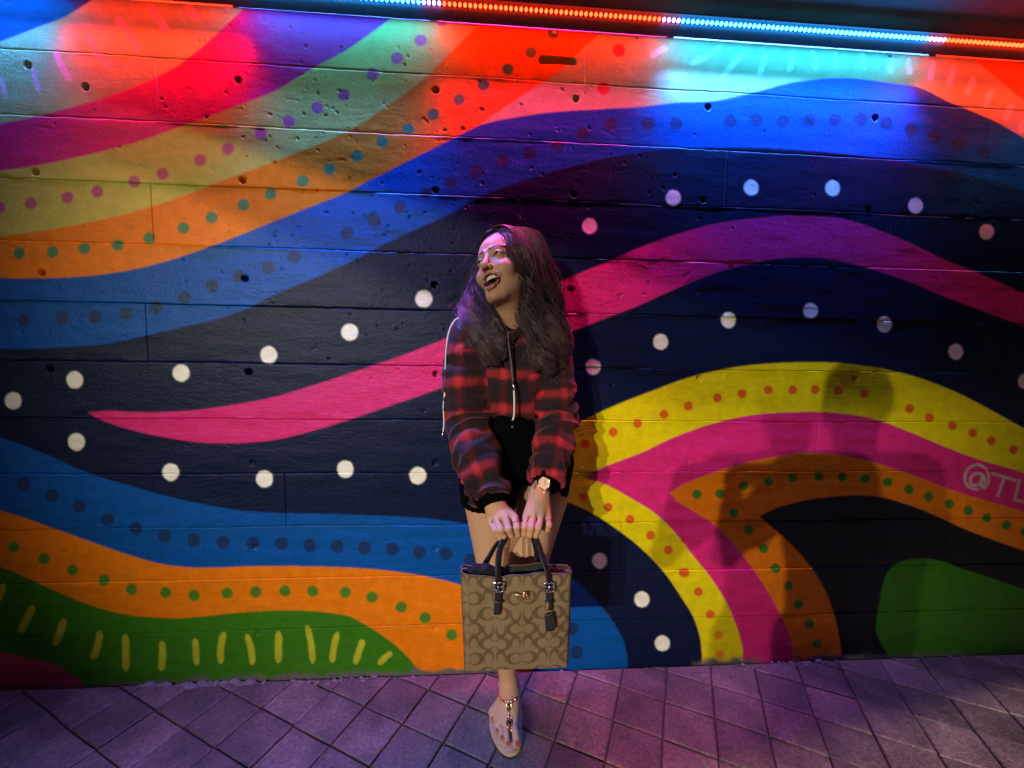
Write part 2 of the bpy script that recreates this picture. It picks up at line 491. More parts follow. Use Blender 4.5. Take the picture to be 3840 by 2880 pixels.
def pen(pts, w, col):
    P = spline(pts, 6) if len(pts) > 2 else np.asarray(pts, float)
    for a, b in zip(P[:-1], P[1:]):
        d = (b - a) / (np.hypot(*(b - a)) + 1e-9)
        n = np.array([-d[1], d[0]]) * w / 2
        a2, b2 = a - d * w * .3, b + d * w * .3
        fill([a2 + n, b2 + n, b2 - n, a2 - n], col)


PEN = (0.50, 0.36, 0.34)
# the painter's handle  @TL (it runs out of the picture)
pen([q2(*a) for a in ((1955, 375), (1965, 330), (1935, 300), (1895, 305), (1872, 340), (1885, 372), (1920, 370), (1950, 335), (1950, 310), (1940, 375), (1965, 390), (1990, 340), (1975, 275), (1925, 243), (1870, 260), (1840, 310), (1845, 365), (1885, 395), (1925, 400))], 5.2, PEN)
pen([q2(2010, 298), q2(2165, 345)], 5.4, PEN)
pen([q2(2090, 325), q2(2045, 445)], 5.4, PEN)
pen([q2(2188, 340), q2(2155, 465)], 5.4, PEN)
pen([q2(2155, 465), q2(2250, 492)], 5.4, PEN)
# yellow overspray drips at the tip of the yellow ribbon
for a in ((285, 1105, 352, 1108, 18), (298, 1105, 298, 1150, 12), (325, 1105, 330, 1185, 14), (345, 1105, 343, 1170, 9)):
    stroke(*q1(*a[:2]), *q1(*a[2:4]), a[4] / 2.954, (0.66, 0.58, 0.03))
# concrete-grey worn foot of the paint
_yy = np.arange(PH)[:, None] + PY0
for _ in range(2):  # soft spray edges
    for ax in (0, 1):
        paint = (np.roll(paint, 1, ax) + 2 * paint + np.roll(paint, -1, ax)) / 4


def paint_at(P):
    vx, vy = to_photo(P)
    x = np.clip(vx - PX0, 0, PW - 1.001)
    y = np.clip(vy - PY0, 0, PH - 1.001)
    xi, yi = x.astype(int), y.astype(int)
    fx, fy = (x - xi)[:, None], (y - yi)[:, None]
    xj, yj = np.minimum(xi + 1, PW - 1), np.minimum(yi + 1, PH - 1)
    return (paint[yi, xi] * (1 - fx) + paint[yi, xj] * fx) * (1 - fy) + (paint[yj, xi] * (1 - fx) + paint[yj, xj] * fx) * fy


# ------------------------------------------------------------------ the wall: board-marked concrete, one object per lift
M_WALL = attr_mat('painted_concrete', 'paint', rough=0.36, var=0.13, vscale=26.0, bump=0.42, bscale=230.0, spec=0.13)
M_CORE = plain('raw_concrete', (0.25, 0.24, 0.22), 0.9, var=0.2, vscale=8, bump=0.3, bscale=60)
wall = empty('mural_wall', (0.3, 0, 0))
tag(wall, 'board-marked concrete wall covered in a wavy rainbow mural with dotted ribbons', 'wall')
Z0J, SJ = 0.637082 * CAM_D + CAM_H, 0.13563098 * CAM_D
joints = [Z0J - SJ * k for k in range(-2, 12)]
joints[-1] = -0.03
HOLES = [z1(175, 415), z1(1518, 510), z1(228, 1097), z1(1548, 1150), z2(617, 575), z2(1513, 630), z2(617, 1215), z2(1500, 1240), z3(197, 680), z3(1265, 750), z3(165, 1275), z3(1215, 1335),
         z4(272, 125), z4(1563, 163), z4(320, 735), z4(1588, 757), (939, 616), (941, 808), q1(240, 225), z1(545, 555), (1511, 817), (1846, 815)]
SHALLOW = [z4(375, 1345), z4(1610, 1340), (940, 999), q4(620, 258), q3(1625, 250), q1(1060, 245), q1(990, 1330), q4(615, 770), q3(415, 283), q3(1640, 800), q3(460, 830), q2(50, 735)]
HOLES = np.array([at(*p)[[0, 2]] for p in HOLES])
SHALLOW = np.array([at(*p)[[0, 2]] for p in SHALLOW])
npit = 380
pits = np.c_[np.where(RNG.random(npit) < .88, RNG.normal(-0.25, .62, npit), RNG.uniform(-1.6, 2.2, npit)), RNG.normal(1.85, 0.38, npit), RNG.uniform(.002, .0055, npit), RNG.uniform(.5, 1.9, npit), RNG.uniform(0, 3.14, npit)]
N_A, N_B, N_C, N_D = Noise2(1), Noise2(2), Noise2(3), Noise2(4)
PLATE = (at(1168, 82)[[0, 2]], at(1243, 128)[[0, 2]])
SLOT = [at(*p)[[0, 2]] for p in (z2(1290, 388), z2(1500, 398))]
SCRATCH = []
for _ in range(70):
    c = np.array([RNG.uniform(-1.7, 2.2), RNG.uniform(.75, 2.2)])
    a = RNG.choice([0.75, -0.3, 0.0, 1.0]) + RNG.normal(0, .25)
    L = RNG.uniform(.008, .035)
    SCRATCH.append((c, np.array([math.cos(a), math.sin(a)]), L, RNG.uniform(.0015, .003), RNG.choice([-1, -1, 1])))


def relief(x, z):
    rough = (1 - .5 * sstep(.4, .9, x)) * 0.30 + 1.0 * np.exp(-((x + 0.15)**2 / 1.2 + (z - 1.55)**2 / 0.35))
    h = (N_A(x * 110, z * 110) * 0.00022 + N_B(x * 230 + 9, z * 230) * 0.00024) * rough
    h += N_C(x * 9, z * 30) * 0.0007 + N_D(x * 1.7, z * 2.3) * 0.0016 + N_B(x * 35, z * 160 + 50) * 0.00025
    for a in HOLES:
        d = np.hypot(x - a[0], z - a[1])
        h = np.where(d < .03, h - .032 * (1 - sstep(.0085, .0125, d)) + .0006 * np.exp(-((d - .0145) / .0025)**2), h)
    for a in SHALLOW:
        d = np.hypot(x - a[0], z - a[1])
        h = np.where(d < .03, h - .006 * (1 - sstep(.006, .0125, d)), h)
    for px, pz, r, asp, an in pits:
        dx, dz = x - px, z - pz
        m = (np.abs(dx) < .015) & (np.abs(dz) < .015)
        if m.any():
            u = dx[m] * math.cos(an) + dz[m] * math.sin(an)
            w = (-dx[m] * math.sin(an) + dz[m] * math.cos(an)) * asp
            h[m] -= .0065 * (1 - sstep(r * .5, r * 1.1, np.hypot(u, w)))
    for c, d, L, w, sg in SCRATCH:
        dx, dz = x - c[0], z - c[1]
        m = (np.abs(dx) < .05) & (np.abs(dz) < .05)
        if m.any():
            u = np.abs(dx[m] * d[0] + dz[m] * d[1])
            v = dx[m] * -d[1] + dz[m] * d[0] + .004 * np.sin(u * 90)
            h[m] += sg * .0016 * np.exp(-(v / w)**2) * (1 - sstep(L * .6, L, u))
    # raised patch with a dark slot below it
    m = (x > PLATE[0][0]) & (x < PLATE[1][0]) & (z < PLATE[0][1]) & (z > PLATE[1][1])
    h = np.where(m, h + .004, h)
    t = np.clip((x - SLOT[0][0]) / (SLOT[1][0] - SLOT[0][0]), 0, 1)
    zc = SLOT[0][1] + t * (SLOT[1][1] - SLOT[0][1])
    dd = np.hypot(np.maximum(np.maximum(SLOT[0][0] - x, x - SLOT[1][0]), 0), z - zc)
    h = np.where(dd < .02, h - .016 * (1 - sstep(.006, .0095, dd)), h)
    return h


def seam_xs(k):
    return {1: [-1.13], 2: [0.9], 3: [-1.17], 5: [-1.21], 7: [1.35], 8: [-0.75], 0: [0.35], 9: [0.55]}.get(k, [])


xf = np.concatenate([np.arange(-4.2, -2.02, .03), np.arange(-2.02, 2.62, .004), np.arange(2.62, 5.4, .03)])
for k in range(len(joints) - 1):
    zt, zb = joints[k], joints[k + 1]
    cuts = [-99] + seam_xs(k - 2 + 1) + [99]
    for a, b in zip(cuts[:-1], cuts[1:]):
        xs = xf[(xf > a + .002) & (xf < b - .002)]
        if a > -90:
            xs = np.concatenate([[a + .0008], xs])
        if b < 90:
            xs = np.concatenate([xs, [b - .0008]])
        step = .004 if zt < 2.5 else .012
        zs = np.linspace(zt, zb, int((zt - zb) / step) + 1)
        g = 0.0012
        gx, gz = np.meshgrid(xs, zs)
        jt = N_C(xs * 40 + 7 * k, np.full_like(xs, k * 3.3)) * .0011 + N_D(xs * 3, np.full_like(xs, 5.1 * k)) * .0022
        jb = N_C(xs * 40 + 7 * (k + 1), np.full_like(xs, (k + 1) * 3.3)) * .0011 + N_D(xs * 3, np.full_like(xs, 5.1 * (k + 1))) * .0022
        w = (zt - gz) / (zt - zb)
        gz = gz + (jt[None] - g) * (1 - w)**8 + (jb[None] + g) * w**8
        h = relief(gx.ravel(), gz.ravel()).reshape(gx.shape)
        # each lift sits a little proud of or behind its neighbours, differently along its length
        off = N_D(gx * .9 + 31 * k, np.full_like(gx, 1.7 * k)) * .0021 + N_B(gx * 14 + 3 * k, gz * 0 + k * 1.37) * .0006
        lip = (np.exp(-((zt - gz) / .006)**2) * N_C(gx * 25, np.full_like(gx, 11.3 * k)) + np.exp(-((gz - zb) / .006)**2) * N_C(gx * 25, np.full_like(gx, 19.7 * k))) * .0012 + np.exp(-((zt - gz) / .004)**2) * sstep(-.2, .5, N_B(gx * 2.2, np.full_like(gx, 7.7 * k))) * .0026
        h = h + off + lip
        h = h - .0015 * (np.exp(-((zt - gz) / .0028)**2) + np.exp(-((gz - zb) / .0028)**2)) * (0.55 + 0.45 * N_B(gx * 6, np.full_like(gx, 3.1 * k)))
        n, m = gx.shape
        V = np.stack([gx.ravel(), -h.ravel(), gz.ravel()], 1)
        idx = np.arange(n * m).reshape(n, m)
        F = np.stack([idx[:-1, :-1], idx[1:, :-1], idx[1:, 1:], idx[:-1, 1:]], -1).reshape(-1, 4)
        # folded-back edges
        ring = np.concatenate([idx[0], idx[1:, -1], idx[-1, -2::-1], idx[-2:0:-1, 0]])
        back = V[ring].copy()
        back[:, 1] += .03
        nb = len(ring)
        bi = np.arange(nb) + n * m
        F2 = np.stack([ring, np.roll(ring, -1), np.roll(bi, -1), bi], -1)
        base = np.stack([gx.ravel(), gx.ravel() * 0, gz.ravel()], 1)
        col = paint_at(base)
        # worn, unpainted concrete along the foot
        foot = sstep(.022, .002, base[:, 2] + N_C(base[:, 0] * 30, base[:, 2] * 30) * .014 - .004)
        foot *= sstep(-.1, .35, N_B(base[:, 0] * 4, base[:, 0] * 0 + 2.2))
        col = col * (1 - foot[:, None]) + np.array([.13, .115, .105]) * foot[:, None]
        me = mesh_np('concrete_panel', np.vstack([V, back]), [F, F2], True)
        set_col(me, 'paint', np.vstack([col, col[ring]]))
        add('concrete_panel', me, M_WALL, wall)
mb = MB()
mb.box((.6, .14, 1.4), (9.6, .22, 2.9))
mb.build('wall_core', M_CORE, wall)

# ------------------------------------------------------------------ roof of the underpass
E1 = np.array([-1.025, 0, 2.056]) + (2.52 - 2.056) / (3.3 - 2.056) * (np.array(FLOOD[0]) - np.array([-1.025, 0, 2.056]))
E2 = np.array([.756, 0, 1.569]) + (2.52 - 1.569) / (3.3 - 1.569) * (np.array(FLOOD[0]) - np.array([.756, 0, 1.569]))
ed = (E2 - E1) / (E2 - E1)[1]
xa, xb = (E1 + ed * (0.6 - E1[1]))[0], (E1 + ed * (-4.7 - E1[1]))[0]
mb = MB()
pl = [(xa, .6), (9, .6), (9, -4.89 + .164 * 9), (xb, -4.89 + .164 * xb)]
V = np.array([(x, y, 2.52) for x, y in pl] + [(x, y, 2.85) for x, y in pl])
mb.put(V, np.array([[0, 1, 2, 3], [7, 6, 5, 4], [0, 4, 5, 1], [1, 5, 6, 2], [2, 6, 7, 3], [3, 7, 4, 0]]))
roof = mb.build('ceiling', plain('ceiling_concrete', (0.16, 0.16, 0.17), 0.8, var=.25, vscale=4, bump=.3, bscale=40))
tag(roof, kind='structure')

# ------------------------------------------------------------------ pavement
M_PAVE = plain('paver_concrete', (0.100, 0.062, 0.052), 0.55, var=.42, vscale=9, bump=.8, bscale=140)
_nt = M_PAVE.node_tree                              # every slab its own tone, plus fine grit
_b = _nt.nodes['Principled BSDF']
_hs = [n for n in _nt.nodes if n.type == 'HUE_SAT'][0]
_oi = nnode(_nt, 'ShaderNodeObjectInfo')
_mr = nnode(_nt, 'ShaderNodeMapRange')
_mr.inputs['To Min'].default_value, _mr.inputs['To Max'].default_value = .72, 1.35
_nt.links.new(_oi.outputs['Random'], _mr.inputs['Value'])
_g = [n for n in _nt.nodes if n.type == 'NEW_GEOMETRY'][0]
_n3 = nnode(_nt, 'ShaderNodeTexNoise', Scale=75.0, Detail=8.0)
_nt.links.new(_g.outputs['Position'], _n3.inputs['Vector'])
_m3 = nnode(_nt, 'ShaderNodeMapRange')
_m3.inputs['From Min'].default_value, _m3.inputs['From Max'].default_value = .3, .7
_m3.inputs['To Min'].default_value, _m3.inputs['To Max'].default_value = .55, 1.35
_nt.links.new(_n3.outputs['Fac'], _m3.inputs['Value'])
_mm = nnode(_nt, 'ShaderNodeMath', operation='MULTIPLY')
_nt.links.new(_mr.outputs[0], _mm.inputs[0])
_nt.links.new(_m3.outputs[0], _mm.inputs[1])
_h2 = nnode(_nt, 'ShaderNodeHueSaturation')
_nt.links.new(_hs.outputs[0], _h2.inputs['Color'])
_n4 = nnode(_nt, 'ShaderNodeTexNoise', Scale=3.2, Detail=7.0, Roughness=.68)
_nt.links.new(_g.outputs['Position'], _n4.inputs['Vector'])
_m4 = nnode(_nt, 'ShaderNodeMapRange')
_m4.inputs['From Min'].default_value, _m4.inputs['From Max'].default_value = .36, .56
_m4.inputs['To Min'].default_value, _m4.inputs['To Max'].default_value = .50, 1.12
_nt.links.new(_n4.outputs['Fac'], _m4.inputs['Value'])
_m5 = nnode(_nt, 'ShaderNodeMath', operation='MULTIPLY')
_nt.links.new(_mm.outputs[0], _m5.inputs[0])
_nt.links.new(_m4.outputs[0], _m5.inputs[1])
_nt.links.new(_m5.outputs[0], _h2.inputs['Value'])
_nt.links.new(_h2.outputs[0], _b.inputs['Base Color'])
M_JOINT = plain('joint_sand', (0.046, 0.035, 0.033), 0.95, var=.3, vscale=60, bump=.6, bscale=200)
V = np.array([(-60, -60, -.0095), (60, -60, -.0095), (60, 0.2, -.0095), (-60, 0.2, -.0095)])
gm = MB()
gm.put(V, np.array([[0, 1, 2, 3]]))
ground = gm.build('pavement', M_JOINT)
tag(ground, kind='structure')
anti_bounce_ground = MB()  # unseen dark ground sheet, added to cut the light bounced onto the wall
anti_bounce_ground.put(np.array([(-60, -60, .002), (60, -60, .002), (60, -2.35, .002), (-60, -2.35, .002)]), np.array([[0, 1, 2, 3]]))
tag(anti_bounce_ground.build('anti_bounce_ground', plain('anti_bounce_dark', (.018, .018, .02), .9, var=.3, vscale=20, bump=.6, bscale=120)), kind='structure')
PO, PU, PV = np.array([-.20514, -.07442]), np.array([.14902, -.07497]), np.array([-.07129, -.13930])


def clip_wall(poly, lim=-.006):
    out = []
    for a, b in zip(poly, poly[1:] + poly[:1]):
        if a[1] <= lim:
            out.append(a)
        if (a[1] <= lim) != (b[1] <= lim):
            t = (lim - a[1]) / (b[1] - a[1])
            out.append((a[0] + t * (b[0] - a[0]), lim))
    return out


def paver_geo(poly, c, dz, tilt):
    """slab with a worn, slightly rounded arris: rings of the outline shrinking upwards"""
    P = np.array(poly)
    n = len(P)
    nx = np.roll(P, -1, 0) - P
    out = []
    V = []
    for ins, z in ((.0018, -.045), (.0018, -.0048), (.0034, -.0016), (.0075, 0.0)):
        Q = []
        for i in range(n):
            d0, d1 = nx[i - 1] / (np.hypot(*nx[i - 1]) + 1e-9), nx[i] / (np.hypot(*nx[i]) + 1e-9)
            n0, n1 = np.array([-d0[1], d0[0]]), np.array([-d1[1], d1[0]])
            b = n0 + n1
            b = b / max(.35, (b @ b) / 2 if b @ b else 1) if b @ b > 1e-6 else n0
            sgn = 1
            Q.append(P[i] + b * ins * sgn)
        Q = np.array(Q)
        for q in Q:
            V.append((q[0] - c[0], q[1] - c[1], z + dz + tilt[0] * (q[0] - c[0]) + tilt[1] * (q[1] - c[1])))
    V = np.array(V)
    F = []
    for r in range(3):
        for i in range(n):
            j = (i + 1) % n
            F.append((r * n + i, r * n + j, (r + 1) * n + j, (r + 1) * n + i))
    cap = [3 * n + i for i in range(n)]
    T = [(cap[0], cap[i], cap[i + 1]) for i in range(1, n - 1)]
    return V, np.array(F), np.array(T)


cells = []
for i in range(-40, 45):
    for j in range(-30, 45):
        c = PO + (i + .5) * PU + (j + .5) * PV
        if c[1] > .12 or c[1] < -2.30 or abs(c[0] - .3) > 4.0:
            continue
        q = [PO + i * PU + j * PV, PO + i * PU + (j + 1) * PV, PO + (i + 1) * PU + (j + 1) * PV, PO + (i + 1) * PU + j * PV]
        jit = 0.0012
        q = [tuple(a + RNG.normal(0, jit, 2)) for a in q]
        poly = clip_wall(q)
        if len(poly) < 3:
            continue
        ar = sum(a[0] * b[1] - a[1] * b[0] for a, b in zip(poly, poly[1:] + poly[:1])) / 2
        if abs(ar) < .0006:
            continue
        if ar < 0:
            poly = poly[::-1]
        P3 = np.array([c[0], c[1], 0])
        vx, vy = to_photo(P3)
        infr = (-150 < vx < 2360 and vy < 1800)
        dist = np.linalg.norm(P3 - CPOS) - (10 if infr else 0)
        cells.append((dist, tuple(c), poly))
cells.sort(key=lambda a: a[0])
rest = MB()
for k, (d, c, poly) in enumerate(cells):
    V, F, T = paver_geo(poly, c, RNG.normal(0, .0011), RNG.normal(0, .006, 2))
    if k < 295:
        m1 = MB()
        m1.put(V, F)
        m1.t.append(T)
        o = m1.build('paver', M_PAVE, ground)
        o.location = (c[0], c[1], 0)
    else:
        V = V + np.array([c[0], c[1], 0])
        rest.t.append(T + rest.n)
        rest.put(V, F)
o = rest.build('paver_field', M_PAVE, ground)
tag(o, kind='stuff')
# crumbled mortar along the foot of the wall
mb = MB()
for k in range(150):
    x = RNG.choice([RNG.uniform(-1.7, 2.3), RNG.normal(-1.05, .12), RNG.normal(-.55, .1), RNG.normal(1.35, .1)])
    r = RNG.uniform(.003, .012) * (1.3 if abs(x + 1.05) < .25 else .8)
    mb.ball((x, -.006 - abs(RNG.normal(0, .012)), RNG.uniform(-.006, .003)), (r * RNG.uniform(.8, 2.2), r, r * .55), 6, 4)
o = mb.build('mortar_crumbs', plain('mortar', (.13, .11, .10), .95, var=.3, vscale=90, bump=.6, bscale=300))
tag(o, 'grey crumbled mortar along the foot of the painted wall', 'rubble', kind='stuff')

# ------------------------------------------------------------------ LED wall washer along the top of the wall
LY, LZ = -.052, 2.462
CYAN = (0.02, 0.33, 1.0)
REDC = (1.0, 0.018, 0.004)
SEGS = [(-3.4, -2.2, REDC), (-2.2, -1.42, CYAN), (-1.42, -.83, REDC), (-.83, -.19, CYAN), (-.19, .63, REDC), (.63, 1.62, CYAN), (1.62, 2.6, REDC), (2.6, 3.6, CYAN)]
washer = empty('light_bar', (.3, LY, LZ))
tag(washer, 'long LED light bar glowing red and cyan along the top of the mural wall', 'light bar')
M_RAIL = plain('dark_aluminium', (.06, .06, .065), .5, .2, var=.15, vscale=30)
mb = MB()
mb.box((.2, LY - .0068, 2.4235), (7.2, .0025, .047))
mb.build('fascia', M_RAIL, washer)
mb = MB()
mb.box((.2, LY - .004, 2.4690), (7.2, .038, .003))
mb.box((.2, LY + .0140, 2.4665), (7.2, .002, .015))
mb.build('led_tray', M_RAIL, washer)
for x in (-1.6, -.95, -.30, .36, 1.02, 1.66, 2.3):
    mb = MB()
    mb.box((x, LY / 2 + .004, 2.482), (.028, -LY, .010))
    mb.box((x, -.006, 2.500), (.045, .012, .03))
    mb.build('bracket', M_RAIL, washer)


def emis(name, col, st):
    m, nt, b = new_mat(name)
    b.inputs['Base Color'].default_value = (*col, 1)
    b.inputs['Emission Color'].default_value = (*col, 1)
    b.inputs['Emission Strength'].default_value = st
    b.inputs['Roughness'].default_value = .3
    return m


M_LR = emis('led_red', (1.0, .045, .010), 11)
M_LC = emis('led_cyan', (.03, .38, 1.0), 20)
M_LW = emis('led_magenta', (1.0, .35, .95), 9)


def bulb_mesh(mat, name):
    b = MB()
    b.ball((0, 0, 0), (.0054, .0060, .0066), 12, 8)
    me = b.mesh('led_bulb', True)
    me.materials.append(mat)
    return me


BM = {'r': bulb_mesh(M_LR, 'r'), 'c': bulb_mesh(M_LC, 'c'), 'w': bulb_mesh(M_LW, 'w')}
restb = {'r': MB(), 'c': MB(), 'w': MB()}
x = -3.3
while x < 3.5:
    kx = 'r'
    for a, b, c in SEGS:
        if a <= x < b:
            kx = 'c' if c is CYAN else 'r'
    if min(abs(x - a) for a, _, _ in SEGS) < .035:
        kx = 'w'
    if -.75 < x < 2.15:
        o = add('led_bulb', BM[kx], None, washer)
        o.location = (x, LY - .0135, LZ - .0085)
    else:
        restb[kx].ball((x, LY - .0135, LZ - .0085), (.0046, .0062, .0068), 6, 5)
    x += .0172
for sx_, sy_ in (z2(1375, 212), z2(1905, 233), z3(1357, 350), z3(505, 232), z2(175, 92)):
    p = at(sx_, sy_)
    mb = MB()
    mb.ball(p + (0, -.004, 0), (.009, .006, .009), 14, 8)
    mb.box(p + (0, -.0095, 0), (.010, .002, .0016))
    mb.build('screw', plain('zinc_screw', (.45, .45, .45), .4, .7), washer, True)
for kx, m in (('r', M_LR), ('c', M_LC), ('w', M_LW)):
    if restb[kx].n:
        tag(restb[kx].build('led_row', m, washer), kind='stuff')
FRONT = {(-.83, -.19): 36, (-.19, .63): 14, (.63, 1.62): 14, (1.62, 2.6): 3, (-1.42, -.83): 4, (-2.2, -1.42): 3}
for a, b, c in SEGS:
    pw = (b - a)
    o = lamp('led_wash', 'AREA', ((a + b) / 2, LY, 2.4585), (6.6 if c is CYAN else 3.0 if a > 1.5 else 4.6) * pw * (.50 if b < -.5 else 1), c, shape='RECTANGLE', size=pw * .97, size_y=.014, spread=R(180))
    o.rotation_euler = (R(-18), 0, 0)
    o2 = lamp('led_front', 'AREA', ((a + b) / 2, LY - .0125, 2.4035), FRONT.get((a, b), .12) * pw, (.06, .20, 1.0) if c is CYAN else (1.0, .03, .26) if -.5 < a < .5 else c, shape='RECTANGLE', size=pw * .97, size_y=.012, spread=R(72))
    o2.rotation_euler = (R(27 if b < -.5 or a > 1.5 else 13 if a > .6 else -17 if a < -.5 else -9), 0, 0)
#--PEOPLE--
# ------------------------------------------------------------------ people: signed distances meshed as one smooth skin
class Vol:
    def __init__(s, lo, hi, h):
        s.lo, s.h = np.asarray(lo, float), h
        s.n = np.ceil((np.asarray(hi, float) - s.lo) / h).astype(int) + 1
        s.ax = [(s.lo[i] + h * np.arange(s.n[i])).astype(np.float32) for i in range(3)]
        s.d = np.full(s.n, 1.0, np.float32)

    def win(s, lo, hi, m):
        sl = []
        for i in range(3):
            a = int(np.clip(math.floor((lo[i] - m - s.lo[i]) / s.h), 0, s.n[i]))
            b = int(np.clip(math.ceil((hi[i] + m - s.lo[i]) / s.h) + 1, 0, s.n[i]))
            sl.append(slice(a, b))
        return tuple(sl), s.ax[0][sl[0]][:, None, None], s.ax[1][sl[1]][None, :, None], s.ax[2][sl[2]][None, None, :]

    def mix(s, sl, d, k, op):
        o = s.d[sl]
        if o.size == 0:
            return
        if op == 'sub':
            d = -d
            if k <= 0:
                s.d[sl] = np.maximum(o, d)
            else:
                hh = np.clip(.5 - .5 * (o - d) / k, 0, 1)
                s.d[sl] = o * (1 - hh) + d * hh + k * hh * (1 - hh)
            return
        if k <= 0:
            s.d[sl] = np.minimum(o, d)
        else:
            hh = np.clip(.5 + .5 * (o - d) / k, 0, 1)
            s.d[sl] = o * (1 - hh) + d * hh - k * hh * (1 - hh)

    def cap(s, a, b, r1, r2=None, k=.01, op='add'):
        a, b = np.asarray(a, float), np.asarray(b, float)
        r2 = r1 if r2 is None else r2
        rm = max(r1, r2)
        sl, X, Y, Z = s.win(np.minimum(a, b) - rm, np.maximum(a, b) + rm, k + 4 * s.h)
        ab = b - a
        t = np.clip(((X - a[0]) * ab[0] + (Y - a[1]) * ab[1] + (Z - a[2]) * ab[2]) / max(ab @ ab, 1e-9), 0, 1)
        d = np.sqrt((X - a[0] - t * ab[0])**2 + (Y - a[1] - t * ab[1])**2 + (Z - a[2] - t * ab[2])**2) - (r1 + (r2 - r1) * t)
        s.mix(sl, d, k, op)

    def ell(s, c, r, k=.01, op='add', rot=None):
        c, r = np.asarray(c, float), np.broadcast_to(np.asarray(r, float), (3,))
        rm = r if rot is None else np.full(3, r.max())
        sl, X, Y, Z = s.win(c - rm, c + rm, k + 4 * s.h)
        x, y, z = X - c[0], Y - c[1], Z - c[2]
        if rot is not None:
            M = np.asarray(rot)
            x, y, z = M[0, 0] * x + M[1, 0] * y + M[2, 0] * z, M[0, 1] * x + M[1, 1] * y + M[2, 1] * z, M[0, 2] * x + M[1, 2] * y + M[2, 2] * z
        k0 = np.sqrt((x / r[0])**2 + (y / r[1])**2 + (z / r[2])**2)
        k1 = np.sqrt((x / r[0]**2)**2 + (y / r[1]**2)**2 + (z / r[2]**2)**2)
        s.mix(sl, k0 * (k0 - 1) / np.maximum(k1, 1e-6), k, op)

    def chain(s, pts, rad, k=.01, op='add'):
        for i in range(len(pts) - 1):
            s.cap(pts[i], pts[i + 1], rad[i], rad[i + 1], k, op)

    def grid(s):
        return np.meshgrid(*s.ax, indexing='ij')

    def nets(s, smooth=1):
        d = s.d
        ins = d < 0
        c = np.zeros(tuple(s.n - 1), np.int8)
        offs = [(i, j, k) for i in (0, 1) for j in (0, 1) for k in (0, 1)]
        for i, j, k in offs:
            c += ins[i:d.shape[0] - 1 + i, j:d.shape[1] - 1 + j, k:d.shape[2] - 1 + k]
        act = (c > 0) & (c < 8)
        I = np.argwhere(act)
        idx = np.full(act.shape, -1, np.int64)
        idx[act] = np.arange(len(I))
        acc = np.zeros((len(I), 3))
        cnt = np.zeros(len(I))
        val = {o: d[I[:, 0] + o[0], I[:, 1] + o[1], I[:, 2] + o[2]] for o in offs}
        for o in offs:
            for a in range(3):
                if o[a] == 0:
                    p = list(o)
                    p[a] = 1
                    v0, v1 = val[o], val[tuple(p)]
                    m = (v0 < 0) != (v1 < 0)
                    t = np.where(m, v0 / np.where(m, v0 - v1, 1), 0)
                    pt = np.tile(np.array(o, float), (len(I), 1))
                    pt[:, a] += t
                    acc[m] += pt[m]
                    cnt[m] += 1
        V = s.lo + (I + acc / cnt[:, None]) * s.h
        Q = []
        for a in range(3):
            b, e = (a + 1) % 3, (a + 2) % 3
            s0 = [slice(1, -1)] * 3
            s1 = [slice(1, -1)] * 3
            s0[a], s1[a] = slice(0, -1), slice(1, None)
            i0, i1 = ins[tuple(s0)], ins[tuple(s1)]
            for fl in (0, 1):
                m = (i0 & ~i1) if fl == 0 else (~i0 & i1)
                E = np.argwhere(m)
                if not len(E):
                    continue
                E = E + 1
                E[:, a] -= 1
                q = []
                for db, de in ((0, 0), (-1, 0), (-1, -1), (0, -1)):
                    F = E.copy()
                    F[:, b] += db
                    F[:, e] += de
                    q.append(idx[F[:, 0], F[:, 1], F[:, 2]])
                q = np.stack(q, 1)
                Q.append(q if fl == 0 else q[:, ::-1])
        Q = np.concatenate(Q)
        Q = Q[(Q >= 0).all(1)]
        for _ in range(smooth):
            S = np.zeros_like(V)
            n = np.zeros(len(V))
            for i in range(4):
                j = (i + 1) % 4
                for x, y in ((i, j), (j, i)):
                    for ax in range(3):
                        S[:, ax] += np.bincount(Q[:, x], V[Q[:, y], ax], len(V))
                    n += np.bincount(Q[:, x], minlength=len(V))
            V = V * .4 + .6 * S / np.maximum(n, 1)[:, None]
        return V, Q


def A3(v):
    return np.asarray(at(*v))


def nrm(v):
    v = np.asarray(v, float)
    return v / np.linalg.norm(v)


# --- her head frame: turned to the left of the picture, thrown back and tipped
psi, pit, rol = R(40), R(15), R(19)
F0 = np.array([-math.sin(psi) * math.cos(pit), -math.cos(psi) * math.cos(pit), math.sin(pit)])
X0 = np.array([math.cos(psi), -math.sin(psi), 0])
U0 = np.cross(F0, X0) * -1
U0 = U0 if U0[2] > 0 else -U0
HX = math.cos(rol) * X0 + math.sin(rol) * U0
HU = math.cos(rol) * U0 - math.sin(rol) * X0
HM = np.stack([HX, F0, HU], 1)                     # columns: her left, forward, up
HO = A3((1052.5, 553, -.325)) - HM @ np.array([0, .090, 0.002])


def loc2w(p): return HO + np.asarray(p) @ HM.T
def w2loc(p): return (np.asarray(p) - HO) @ HM


SKIN = np.array([0.48, 0.262, 0.152])
M_SKIN = attr_mat('skin', 'tone', rough=.55, var=.05, vscale=60, bump=.06, bscale=500, sss=.12, spec=.3)
M_BLACK = plain('black_jersey', (.0014, .0014, .002), .9, var=.2, vscale=40, bump=.4, bscale=300, spec=.04)
M_LEATH = plain('black_leather', (.016, .014, .016), .38, var=.2, vscale=60, bump=.25, bscale=350)
M_GOLD = plain('rose_gold', (.85, .52, .34), .22, 1.0)
M_BRASS = plain('gold_metal', (.86, .64, .30), .2, 1.0)
M_STEEL = plain('steel', (.75, .73, .7), .22, 1.0)
M_CORD = plain('white_cord', (.72, .70, .66), .8, var=.1, vscale=200, bump=.4, bscale=700)

